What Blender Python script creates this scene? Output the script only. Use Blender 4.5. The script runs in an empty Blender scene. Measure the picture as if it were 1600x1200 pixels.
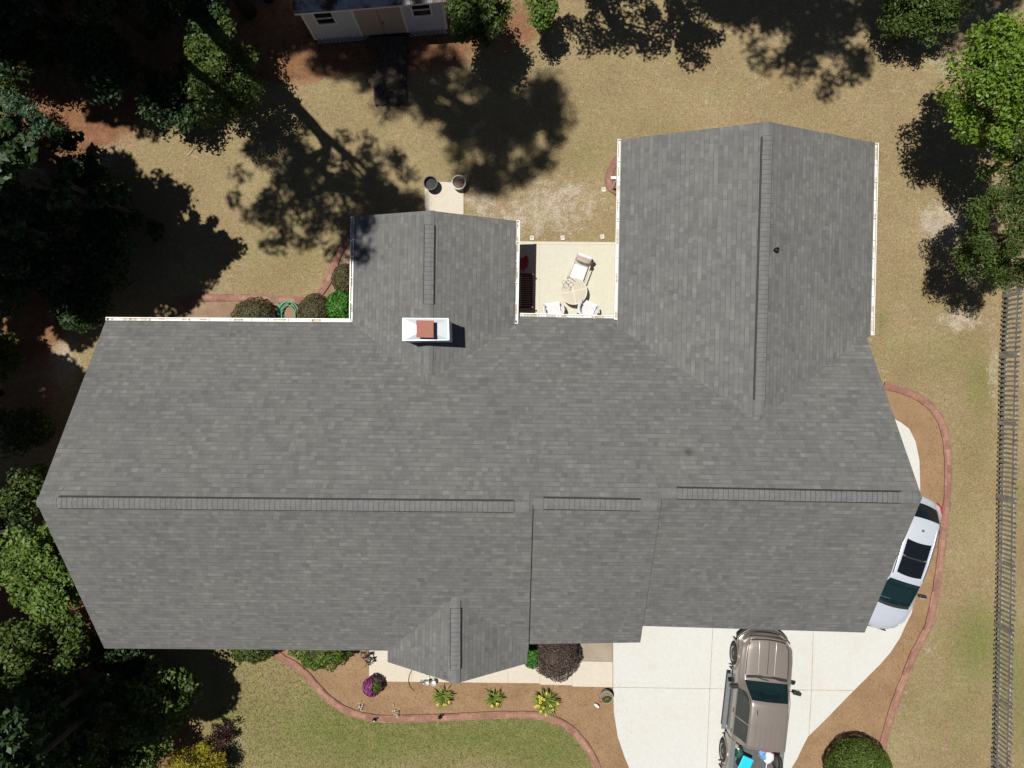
import bpy, math, random
import numpy as np
from mathutils import Vector, Matrix
S = bpy.context.scene
COL = S.collection
R = math.radians

# ------------------------------------------------------------------ camera, sky, sun, exposure
CAMH = 25.0
cam = bpy.data.cameras.new("camera"); cam.sensor_width = 36.0; cam.lens = 24.0
cam.clip_end = 2000.0; cam.clip_start = 0.1
camo = bpy.data.objects.new("camera", cam); COL.objects.link(camo)
camo.location = (0, 0, CAMH); camo.rotation_euler = (0, 0, 0)
S.camera = camo

SHX, SHY = 0.25, -0.098                      # shadow offset on the ground per metre of height
SUN_EL = math.atan2(1.0, math.hypot(SHX, SHY))
world = bpy.data.worlds.new("World"); S.world = world; world.use_nodes = True
wn = world.node_tree; wn.nodes.clear()
sky = wn.nodes.new("ShaderNodeTexSky"); sky.sky_type = 'NISHITA'; sky.sun_disc = False
sky.sun_elevation = SUN_EL
sky.sun_rotation = math.atan2(-SHX, -SHY)    # clockwise from +Y
sky.air_density = 0.5; sky.dust_density = 0.3
bgn = wn.nodes.new("ShaderNodeBackground"); bgn.inputs[1].default_value = 0.05
wo = wn.nodes.new("ShaderNodeOutputWorld")
wn.links.new(sky.outputs[0], bgn.inputs[0]); wn.links.new(bgn.outputs[0], wo.inputs[0])
sun = bpy.data.lights.new("sun", 'SUN'); sun.energy = 5.0; sun.angle = R(0.53); sun.color = (1.0, 0.965, 0.905)
suno = bpy.data.objects.new("sun", sun); COL.objects.link(suno)
suno.rotation_euler = Vector((SHX, SHY, -1.0)).to_track_quat('-Z', 'Y').to_euler()
S.view_settings.view_transform = 'Standard'; S.view_settings.look = 'None'
S.view_settings.exposure = -0.05; S.view_settings.gamma = 1.0
S.render.engine = 'CYCLES'
S.cycles.max_bounces = 6; S.cycles.diffuse_bounces = 3; S.cycles.transparent_max_bounces = 8
S.cycles.use_denoising = True

F = 1066.667
def P(px, py, z=0.0):                        # point seen at that place of the survey photo, at height z
    k = (CAMH - z) / F
    return Vector(((px - 800) * k, (600 - py) * k, z))
def P2(pts, z=0.0): return [P(x, y, z) for x, y in pts]

# ------------------------------------------------------------------ materials
def new_mat(name):
    m = bpy.data.materials.new(name); m.use_nodes = True
    nt = m.node_tree; b = nt.nodes["Principled BSDF"]
    return m, nt, b
def N(nt, t, **kw):
    n = nt.nodes.new(t)
    for k, v in kw.items(): setattr(n, k, v)
    return n
def mathn(nt, op, a, b=None, c=None, clamp=False):
    n = N(nt, "ShaderNodeMath", operation=op); n.use_clamp = clamp
    for i, v in enumerate((a, b, c)):
        if v is None: continue
        if isinstance(v, (int, float)): n.inputs[i].default_value = v
        else: nt.links.new(v, n.inputs[i])
    return n.outputs[0]
def mixc(nt, fac, a, b, blend='MIX'):
    n = N(nt, "ShaderNodeMix", data_type='RGBA', blend_type=blend)
    for i, v in ((0, fac), (6, a), (7, b)):
        if isinstance(v, (int, float)): n.inputs[i].default_value = v
        elif isinstance(v, (tuple, list)): n.inputs[i].default_value = (*v[:3], 1)
        else: nt.links.new(v, n.inputs[i])
    return n.outputs[2]
def ramp(nt, fac, stops):
    n = N(nt, "ShaderNodeValToRGB"); e = n.color_ramp.elements
    while len(e) < len(stops): e.new(0.5)
    for el, (p, c) in zip(e, stops):
        el.position = p; el.color = (c, c, c, 1) if isinstance(c, (int, float)) else (*c, 1)
    nt.links.new(fac, n.inputs[0]); return n.outputs[0]
def noise(nt, vec, scale, detail=4, rough=0.55, out=0):
    n = N(nt, "ShaderNodeTexNoise"); n.inputs["Scale"].default_value = scale
    n.inputs["Detail"].default_value = detail; n.inputs["Roughness"].default_value = rough
    if vec is not None: nt.links.new(vec, n.inputs["Vector"])
    return n.outputs[out]
def bump(nt, b, h, strength=0.3, dist=0.02):
    n = N(nt, "ShaderNodeBump"); n.inputs["Strength"].default_value = strength; n.inputs["Distance"].default_value = dist
    nt.links.new(h, n.inputs["Height"]); nt.links.new(n.outputs[0], b.inputs["Normal"])
def simple(name, col, rough=0.6, metal=0.0, var=0.12, scale=8.0, bmp=0.0, coat=0.0, spec=None):
    m, nt, b = new_mat(name)
    tc = N(nt, "ShaderNodeTexCoord")
    f = noise(nt, tc.outputs["Object"], scale, 5, 0.6)
    lo = [c * (1 - var) for c in col]; hi = [min(1, c * (1 + var)) for c in col]
    nt.links.new(mixc(nt, ramp(nt, f, [(0.3, 0.0), (0.7, 1.0)]), lo, hi), b.inputs["Base Color"])
    b.inputs["Roughness"].default_value = rough; b.inputs["Metallic"].default_value = metal
    if coat: b.inputs["Coat Weight"].default_value = coat; b.inputs["Coat Roughness"].default_value = 0.04
    if spec is not None: b.inputs["Specular IOR Level"].default_value = spec
    if bmp: bump(nt, b, f, bmp, 0.01)
    return m

def shingle_mat(name="asphalt_shingle", dark=False):
    m, nt, b = new_mat(name)
    uv = N(nt, "ShaderNodeUVMap"); uv.uv_map = "UVMap"
    sep = N(nt, "ShaderNodeSeparateXYZ"); nt.links.new(uv.outputs[0], sep.inputs[0])
    u, v = sep.outputs[0], sep.outputs[1]
    rv = mathn(nt, 'DIVIDE', v, 0.145)
    row = mathn(nt, 'FLOOR', rv); fr = mathn(nt, 'FRACT', rv)
    wr = N(nt, "ShaderNodeTexWhiteNoise", noise_dimensions='1D'); nt.links.new(row, wr.inputs["W"])
    # tab pattern: a wavy warp makes the tabs of unequal width
    off = mathn(nt, 'MULTIPLY', wr.outputs[0], 7.0)
    un = mathn(nt, 'ADD', mathn(nt, 'DIVIDE', u, 0.165), off)
    cw = N(nt, "ShaderNodeCombineXYZ"); nt.links.new(un, cw.inputs[0]); nt.links.new(row, cw.inputs[1])
    warp = noise(nt, cw.outputs[0], 0.9, 1, 0.5)
    un2 = mathn(nt, 'ADD', un, mathn(nt, 'MULTIPLY', warp, 1.6))
    tab = mathn(nt, 'FLOOR', un2); ft = mathn(nt, 'FRACT', un2)
    ct = N(nt, "ShaderNodeCombineXYZ"); nt.links.new(tab, ct.inputs[0]); nt.links.new(row, ct.inputs[1])
    wt = N(nt, "ShaderNodeTexWhiteNoise", noise_dimensions='2D'); nt.links.new(ct.outputs[0], wt.inputs["Vector"])
    tone = ramp(nt, wt.outputs[0], [(0.0, (0.131, 0.132, 0.128)), (0.3, (0.146, 0.147, 0.142)),
                                    (0.60, (0.157, 0.158, 0.152)), (0.84, (0.163, 0.157, 0.151)), (1.0, (0.182, 0.183, 0.175))])
    # long streaks of one batch of shingles
    cb = N(nt, "ShaderNodeCombineXYZ"); nt.links.new(mathn(nt, 'MULTIPLY', u, 0.9), cb.inputs[0]); nt.links.new(row, cb.inputs[1])
    st = noise(nt, cb.outputs[0], 1.3, 2, 0.6)
    tone = mixc(nt, 1.0, tone, ramp(nt, st, [(0.3, 0.86), (0.7, 1.12)]), 'MULTIPLY')
    geo = N(nt, "ShaderNodeNewGeometry")
    big = noise(nt, geo.outputs["Position"], 0.35, 3, 0.6)
    tone = mixc(nt, 1.0, tone, ramp(nt, big, [(0.3, (0.93, 0.935, 0.95)), (0.7, (1.06, 1.05, 1.02))]), 'MULTIPLY')
    gr = noise(nt, geo.outputs["Position"], 60, 2, 0.7)
    tone = mixc(nt, 1.0, tone, ramp(nt, gr, [(0.25, 0.70), (0.75, 1.30)]), 'MULTIPLY')
    ds = N(nt, "ShaderNodeVectorMath", operation='DISTANCE'); nt.links.new(geo.outputs["Position"], ds.inputs[0]); ds.inputs[1].default_value = P(1076, 706, 4.98)
    tone = mixc(nt, ramp(nt, mathn(nt, 'ADD', ds.outputs["Value"], mathn(nt, 'MULTIPLY', gr, 0.10)), [(0.08, 0.75), (0.24, 0.0)]), tone, (0.06, 0.045, 0.035))
    # butt joint with its shadow line painted dark, lower edge of each course
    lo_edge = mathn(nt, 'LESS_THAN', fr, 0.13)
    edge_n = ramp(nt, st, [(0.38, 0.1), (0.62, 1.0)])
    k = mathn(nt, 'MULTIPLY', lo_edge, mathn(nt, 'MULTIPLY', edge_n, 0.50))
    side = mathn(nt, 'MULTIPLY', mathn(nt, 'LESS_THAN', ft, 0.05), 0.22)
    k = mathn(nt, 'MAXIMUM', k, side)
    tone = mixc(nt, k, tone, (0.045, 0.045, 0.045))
    nt.links.new(tone, b.inputs["Base Color"]); b.inputs["Roughness"].default_value = 0.93
    b.inputs["Specular IOR Level"].default_value = 0.25
    h = mathn(nt, 'ADD', mathn(nt, 'SUBTRACT', 1.0, fr), mathn(nt, 'MULTIPLY', wt.outputs[0], 0.35))
    bump(nt, b, h, 0.35, 0.012)
    return m

def leaf_mat(name, lo, hi, rough=0.5, trans=0.3, spec=0.4):
    m, nt, b = new_mat(name)
    at = N(nt, "ShaderNodeAttribute"); at.attribute_name = "tint"
    c = mixc(nt, at.outputs["Fac"], lo, hi)
    nt.links.new(c, b.inputs["Base Color"]); b.inputs["Roughness"].default_value = rough
    b.inputs["Specular IOR Level"].default_value = spec
    tr = N(nt, "ShaderNodeBsdfTranslucent"); 
    tcol = mixc(nt, 1.0, c, (1.25, 1.15, 0.55), 'MULTIPLY'); nt.links.new(tcol, tr.inputs[0])
    mx = N(nt, "ShaderNodeMixShader"); mx.inputs[0].default_value = trans
    out = nt.nodes["Material Output"]
    nt.links.new(b.outputs[0], mx.inputs[1]); nt.links.new(tr.outputs[0], mx.inputs[2]); nt.links.new(mx.outputs[0], out.inputs[0])
    return m

def concrete_mat(name, col, stain=(0.8, 0.72, 0.58), amount=0.25):
    m, nt, b = new_mat(name)
    geo = N(nt, "ShaderNodeNewGeometry"); p = geo.outputs["Position"]
    n1 = noise(nt, p, 0.7, 5, 0.65); n2 = noise(nt, p, 9, 4, 0.7); n3 = noise(nt, p, 70, 2, 0.6)
    c = mixc(nt, mathn(nt, 'MULTIPLY', ramp(nt, n1, [(0.42, 0.0), (0.72, 1.0)]), amount), col, [a * s for a, s in zip(col, stain)])
    c = mixc(nt, 1.0, c, ramp(nt, n2, [(0.3, 0.94), (0.7, 1.04)]), 'MULTIPLY')
    c = mixc(nt, 1.0, c, ramp(nt, n3, [(0.3, 0.95), (0.7, 1.04)]), 'MULTIPLY')
    nt.links.new(c, b.inputs["Base Color"]); b.inputs["Roughness"].default_value = 0.9
    bump(nt, b, n3, 0.1, 0.004)
    return m

def brick_mat(name, c1, c2, mortar, scale=1.0, bw=0.21, rh=0.07, ms=0.010, uvmap=True):
    m, nt, b = new_mat(name)
    uv = N(nt, "ShaderNodeUVMap"); uv.uv_map = "UVMap"
    br = N(nt, "ShaderNodeTexBrick"); nt.links.new(uv.outputs[0], br.inputs["Vector"])
    br.inputs["Color1"].default_value = (*c1, 1); br.inputs["Color2"].default_value = (*c2, 1); br.inputs["Mortar"].default_value = (*mortar, 1)
    br.inputs["Scale"].default_value = scale; br.inputs["Brick Width"].default_value = bw
    br.inputs["Row Height"].default_value = rh; br.inputs["Mortar Size"].default_value = ms
    geo = N(nt, "ShaderNodeNewGeometry")
    f = noise(nt, geo.outputs["Position"], 7, 5, 0.7)
    c = mixc(nt, 1.0, br.outputs["Color"], ramp(nt, f, [(0.25, 0.72), (0.75, 1.25)]), 'MULTIPLY')
    nt.links.new(c, b.inputs["Base Color"]); b.inputs["Roughness"].default_value = 0.9
    return m

def straw_mat(name, lo, hi):
    m, nt, b = new_mat(name)
    geo = N(nt, "ShaderNodeNewGeometry"); p = geo.outputs["Position"]
    n1 = noise(nt, p, 1.1, 4, 0.6); n2 = noise(nt, p, 38, 3, 0.75)
    mp = N(nt, "ShaderNodeMapping"); mp.inputs["Scale"].default_value = (14, 55, 1); mp.inputs["Rotation"].default_value = (0, 0, 0.6)
    nt.links.new(p, mp.inputs[0]); n3 = noise(nt, mp.outputs[0], 1.0, 3, 0.7)
    c = mixc(nt, ramp(nt, n1, [(0.3, 0.0), (0.7, 1.0)]), lo, hi)
    c = mixc(nt, 1.0, c, ramp(nt, n2, [(0.25, 0.62), (0.75, 1.36)]), 'MULTIPLY')
    c = mixc(nt, 1.0, c, ramp(nt, n3, [(0.3, 0.82), (0.7, 1.18)]), 'MULTIPLY')
    nt.links.new(c, b.inputs["Base Color"]); b.inputs["Roughness"].default_value = 0.95
    bump(nt, b, n2, 0.6, 0.03)
    return m

def ground_mat():
    m, nt, b = new_mat("lawn_and_soil")
    geo = N(nt, "ShaderNodeNewGeometry"); p = geo.outputs["Position"]
    at = N(nt, "ShaderNodeAttribute"); at.attribute_name = "zones"
    sp = N(nt, "ShaderNodeSeparateColor"); nt.links.new(at.outputs["Color"], sp.inputs[0])
    green, bare, straw = sp.outputs[0], sp.outputs[1], sp.outputs[2]
    nE = noise(nt, p, 7.5, 4, 0.7); nA = noise(nt, p, 0.45, 5, 0.62); nB = noise(nt, p, 2.6, 5, 0.65); nC = noise(nt, p, 17, 4, 0.75); nD = noise(nt, p, 48, 3, 0.8)
    dry = mixc(nt, ramp(nt, nA, [(0.32, 0.0), (0.68, 1.0)]), (0.292, 0.220, 0.114), (0.382, 0.295, 0.170))
    grn = mixc(nt, ramp(nt, nB, [(0.3, 0.0), (0.7, 1.0)]), (0.160, 0.180, 0.058), (0.255, 0.240, 0.090))
    # green comes through in tufts and patches
    gf = mathn(nt, 'ADD', green, mathn(nt, 'MULTIPLY', mathn(nt, 'SUBTRACT', nB, 0.5), 0.95))
    gf = mathn(nt, 'ADD', gf, mathn(nt, 'MULTIPLY', mathn(nt, 'SUBTRACT', nC, 0.5), 0.55))
    c = mixc(nt, ramp(nt, gf, [(0.22, 0.0), (0.85, 1.0)]), dry, grn)
    sand = mixc(nt, ramp(nt, nB, [(0.3, 0.0), (0.7, 1.0)]), (0.40, 0.315, 0.225), (0.56, 0.475, 0.37))
    bf = mathn(nt, 'ADD', bare, mathn(nt, 'MULTIPLY', mathn(nt, 'SUBTRACT', nB, 0.5), 1.15))
    bf = mathn(nt, 'ADD', bf, mathn(nt, 'MULTIPLY', mathn(nt, 'SUBTRACT', nC, 0.5), 0.8))
    c = mixc(nt, ramp(nt, bf, [(0.36, 0.0), (0.72, 1.0)]), c, sand)
    mpk = N(nt, "ShaderNodeMapping"); mpk.inputs["Rotation"].default_value = (0, 0, 0.9); mpk.inputs["Scale"].default_value = (1.0, 2.2, 1); nt.links.new(p, mpk.inputs[0])
    nK = noise(nt, mpk.outputs[0], 2.0, 6, 0.72)
    kf = mathn(nt, 'MULTIPLY', ramp(nt, nK, [(0.56, 0.0), (0.72, 0.75)]), mathn(nt, 'SUBTRACT', 1.0, mathn(nt, 'MULTIPLY', green, 1.6), None, True))
    c = mixc(nt, kf, c, (0.50, 0.41, 0.29))
    strw = mixc(nt, ramp(nt, nB, [(0.3, 0.0), (0.7, 1.0)]), (0.18, 0.085, 0.045), (0.34, 0.175, 0.098))
    sf = mathn(nt, 'ADD', straw, mathn(nt, 'MULTIPLY', mathn(nt, 'SUBTRACT', nB, 0.5), 0.9))
    c = mixc(nt, ramp(nt, sf, [(0.35, 0.0), (0.65, 1.0)]), c, strw)
    c = mixc(nt, 1.0, c, ramp(nt, nE, [(0.28, 0.80), (0.72, 1.20)]), 'MULTIPLY')
    c = mixc(nt, 1.0, c, ramp(nt, nC, [(0.28, 0.62), (0.72, 1.40)]), 'MULTIPLY')
    c = mixc(nt, 1.0, c, ramp(nt, nD, [(0.28, 0.50), (0.72, 1.52)]), 'MULTIPLY')
    nH = noise(nt, p, 0.9, 4, 0.6, 1); sH = N(nt, 'ShaderNodeSeparateColor'); nt.links.new(nH, sH.inputs[0])
    c = mixc(nt, ramp(nt, sH.outputs[0], [(0.45, 0.0), (0.75, 0.5)]), c, mixc(nt, 1.0, c, (0.82, 1.0, 0.72), 'MULTIPLY'))
    c = mixc(nt, ramp(nt, sH.outputs[1], [(0.5, 0.0), (0.75, 0.5)]), c, mixc(nt, 1.0, c, (1.12, 1.0, 1.10), 'MULTIPLY'))
    nt.links.new(c, b.inputs["Base Color"]); b.inputs["Roughness"].default_value = 1.0
    b.inputs["Specular IOR Level"].default_value = 0.1
    bump(nt, b, mathn(nt, 'ADD', nC, nD), 0.8, 0.05)
    return m

def glass_mat(name, tint, rough=0.03, clear=0.45):
    m, nt, b = new_mat(name)
    b.inputs["Base Color"].default_value = (*tint, 1); b.inputs["Roughness"].default_value = rough
    b.inputs["Specular IOR Level"].default_value = 0.7
    t = N(nt, "ShaderNodeBsdfTransparent"); t.inputs[0].default_value = (*[min(1, x * 7 + 0.22) for x in tint], 1)
    mx = N(nt, "ShaderNodeMixShader"); mx.inputs[0].default_value = clear
    nt.links.new(b.outputs[0], mx.inputs[1]); nt.links.new(t.outputs[0], mx.inputs[2])
    nt.links.new(mx.outputs[0], nt.nodes["Material Output"].inputs[0])
    return m

MT = {}
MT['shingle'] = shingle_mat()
MT['cap'] = simple("cap_shingle", (0.150, 0.152, 0.150), 0.93, var=0.14, scale=5)
MT['cap_edge'] = simple("cap_shingle_edge", (0.085, 0.085, 0.082), 0.95)
MT['vent_black'] = simple("black_vent_plastic", (0.022, 0.022, 0.022), 0.7)
MT['white_trim'] = simple("white_painted_trim", (0.78, 0.77, 0.74), 0.45, var=0.05)
MT['gutter'] = simple("white_aluminium_gutter", (0.76, 0.75, 0.72), 0.4, var=0.08, scale=3)
MT['debris'] = simple("dry_leaf_debris", (0.50, 0.44, 0.33), 0.95, var=0.5, scale=14, bmp=0.5)
MT['wallbrick'] = brick_mat("tan_brick_wall", (0.34, 0.22, 0.15), (0.42, 0.29, 0.20), (0.5, 0.47, 0.42))
MT['edgebrick'] = brick_mat("red_brick_edging", (0.235, 0.110, 0.078), (0.365, 0.195, 0.140), (0.19, 0.12, 0.09), bw=0.30, rh=0.155, ms=0.008)
MT['cap_white'] = simple("white_metal_cap", (0.43, 0.475, 0.505), 0.4, 0.15, var=0.07, scale=3)
MT['rust'] = simple("rust_red_metal", (0.27, 0.085, 0.05), 0.6, 0.1, var=0.14, scale=6)
MT['siding_blue'] = simple("pale_chase_siding", (0.46, 0.53, 0.60), 0.6, var=0.06)
MT['rubber'] = simple("black_rubber", (0.02, 0.02, 0.02), 0.7)
MT['drive'] = concrete_mat("pale_driveway_concrete", (0.575, 0.575, 0.545), (0.95, 0.88, 0.72), 0.35)
MT['walk'] = concrete_mat("beige_walk_concrete", (0.575, 0.52, 0.43), (0.93, 0.86, 0.72), 0.35)
MT['patio'] = concrete_mat("cream_patio_concrete", (0.565, 0.545, 0.44), (1.0, 0.99, 1.08), 0.5)
MT['aggregate'] = concrete_mat("weathered_aggregate", (0.34, 0.29, 0.22), (0.6, 0.56, 0.5), 0.8)
MT['joint'] = simple("joint_filler", (0.40, 0.32, 0.22), 0.95, var=0.3)
MT['mulch'] = straw_mat("tan_pine_straw", (0.245, 0.150, 0.078), (0.325, 0.208, 0.115))
MT['mulch_red'] = straw_mat("brown_pine_straw", (0.215, 0.130, 0.078), (0.34, 0.235, 0.16))
MT['ground'] = ground_mat()
MT['fence'] = simple("weathered_grey_wood", (0.275, 0.262, 0.228), 0.85, var=0.42, scale=4)
MT['ramp'] = simple("dark_weathered_boards", (0.085, 0.066, 0.054), 1.0, var=0.7, scale=12, spec=0.1)
MT['shedwall'] = simple("white_vinyl_siding", (0.55, 0.60, 0.66), 0.55, var=0.05)
MT['sheddoor'] = simple("tan_shed_panel", (0.40, 0.355, 0.29), 0.6, var=0.06)
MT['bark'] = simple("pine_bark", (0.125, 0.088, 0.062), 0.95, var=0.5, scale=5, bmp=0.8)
MT['bark_dark'] = simple("dark_shaded_bark", (0.036, 0.028, 0.021), 0.95, var=0.5, scale=5, bmp=0.8)  # darker copy of the bark, with the shade of the woods put into its colour
MT['soil'] = simple("dry_potting_soil", (0.22, 0.15, 0.105), 1.0, var=0.5, scale=40, bmp=0.6)
MT['blackpot'] = simple("black_plastic_pot", (0.018, 0.018, 0.020), 0.5)
MT['greypot'] = simple("grey_pot", (0.24, 0.235, 0.225), 0.7)
MT['whitepot'] = simple("white_pot", (0.66, 0.65, 0.62), 0.6)
MT['iron'] = simple("dark_iron", (0.025, 0.025, 0.025), 0.5, 0.5)
MT['greymetal'] = simple("grey_metal", (0.30, 0.33, 0.33), 0.4, 0.7)
MT['hose'] = simple("green_garden_hose", (0.06, 0.33, 0.19), 0.45)
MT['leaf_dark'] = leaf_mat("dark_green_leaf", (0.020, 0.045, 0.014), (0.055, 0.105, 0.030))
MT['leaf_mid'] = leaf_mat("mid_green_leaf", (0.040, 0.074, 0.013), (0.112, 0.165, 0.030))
MT['leaf_bright'] = leaf_mat("bright_green_leaf", (0.070, 0.125, 0.020), (0.170, 0.260, 0.045))
MT['leaf_lime'] = leaf_mat("lime_green_leaf", (0.080, 0.150, 0.010), (0.205, 0.320, 0.034))
MT['leaf_pine'] = leaf_mat("pine_needles", (0.030, 0.055, 0.018), (0.070, 0.105, 0.035), trans=0.15)
MT['leaf_olive'] = leaf_mat("olive_brown_leaf", (0.060, 0.060, 0.024), (0.165, 0.140, 0.062), trans=0.1, rough=0.6)
MT['leaf_green2'] = leaf_mat("fresh_green_leaf", (0.035, 0.135, 0.015), (0.095, 0.290, 0.035))
MT['leaf_purple'] = leaf_mat("brown_purple_leaf", (0.062, 0.040, 0.034), (0.150, 0.104, 0.086), trans=0.08, rough=0.6)
MT['leaf_yellow'] = leaf_mat("yellow_leaf", (0.19, 0.17, 0.012), (0.42, 0.36, 0.030))
MT['leaf_wine'] = leaf_mat("wine_red_leaf", (0.035, 0.014, 0.015), (0.095, 0.042, 0.040))
MT['leaf_blue'] = leaf_mat("grey_green_leaf", (0.050, 0.105, 0.060), (0.110, 0.190, 0.100))
MT['leaf_ball'] = leaf_mat("clipped_ball_leaf", (0.050, 0.088, 0.010), (0.150, 0.225, 0.028), trans=.15)
MT['leaf_lily'] = leaf_mat("daylily_blade", (0.085, 0.135, 0.020), (0.270, 0.330, 0.060))
MT['petal_purple'] = leaf_mat("magenta_petal", (0.150, 0.022, 0.105), (0.330, 0.070, 0.240), trans=0.15)
MT['petal_yellow'] = leaf_mat("yellow_petal", (0.62, 0.48, 0.04), (0.80, 0.70, 0.15), trans=0.2)
MT['petal_red'] = leaf_mat("coral_red_petal", (0.50, 0.10, 0.06), (0.62, 0.20, 0.14), trans=0.2)
MT['petal_white'] = leaf_mat("white_petal", (0.55, 0.55, 0.42), (0.75, 0.74, 0.66), trans=0.2)
MT['truck_paint'] = simple("taupe_metallic_paint", (0.268, 0.232, 0.202), 0.32, 0.30, var=0.03, coat=1.0)
MT['car_paint'] = simple("silver_white_paint", (0.62, 0.66, 0.73), 0.28, 0.25, var=0.02, coat=1.0)
MT['chrome'] = simple("dull_chrome", (0.45, 0.44, 0.42), 0.2, 0.9)
MT['black_gloss'] = simple("black_glass", (0.008, 0.010, 0.014), 0.06, spec=0.35)
MT['black_trim'] = simple("black_trim", (0.018, 0.018, 0.019), 0.55)
MT['windshield'] = glass_mat("teal_windshield", (0.018, 0.048, 0.052), 0.04, 0.62)
MT['sideglass'] = glass_mat("grey_side_glass", (0.035, 0.045, 0.042), 0.06, 0.3)
MT['seat'] = simple("grey_green_upholstery", (0.28, 0.36, 0.35), 0.8)
MT['dash'] = simple("dark_dashboard", (0.03, 0.035, 0.035), 0.7)
MT['tail'] = simple("red_tail_lens", (0.42, 0.015, 0.03), 0.2)
MT['lamp_lens'] = simple("clear_lamp_lens", (0.55, 0.57, 0.58), 0.15)
MT['grey_plastic'] = simple("grey_plastic", (0.145, 0.155, 0.165), 0.65)
MT['bedliner'] = simple("grey_bed_liner", (0.095, 0.098, 0.098), 0.75, var=0.2)
MT['cyan'] = simple("cyan_plastic", (0.02, 0.56, 0.80), 0.4, var=0.03)
MT['bag_blue'] = simple("blue_print_bag", (0.16, 0.34, 0.62), 0.5, var=0.5, scale=5)
MT['bag_white'] = simple("white_bag", (0.70, 0.72, 0.74), 0.5, var=0.1)
MT['darkgreen'] = simple("dark_green_plastic", (0.012, 0.07, 0.06), 0.5)
MT['table_glass'] = simple("beige_table_top", (0.47, 0.42, 0.33), 0.35, var=0.04)
MT['cream_metal'] = simple("cream_painted_metal", (0.70, 0.65, 0.54), 0.45, var=0.05)
MT['white_cloth'] = simple("white_cushion", (0.70, 0.70, 0.70), 0.85, var=0.05, scale=14)
MT['beige_cloth'] = simple("beige_floral_cushion", (0.46, 0.38, 0.30), 0.9, var=0.3, scale=20)
MT['white_wicker'] = simple("white_woven_resin", (0.68, 0.68, 0.70), 0.6, var=0.14, scale=45, bmp=0.4)
MT['redwood'] = simple("dark_red_wood", (0.10, 0.028, 0.026), 0.6, var=0.25, scale=10)
MT['red_plastic'] = simple("red_plastic", (0.50, 0.05, 0.06), 0.5)

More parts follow.
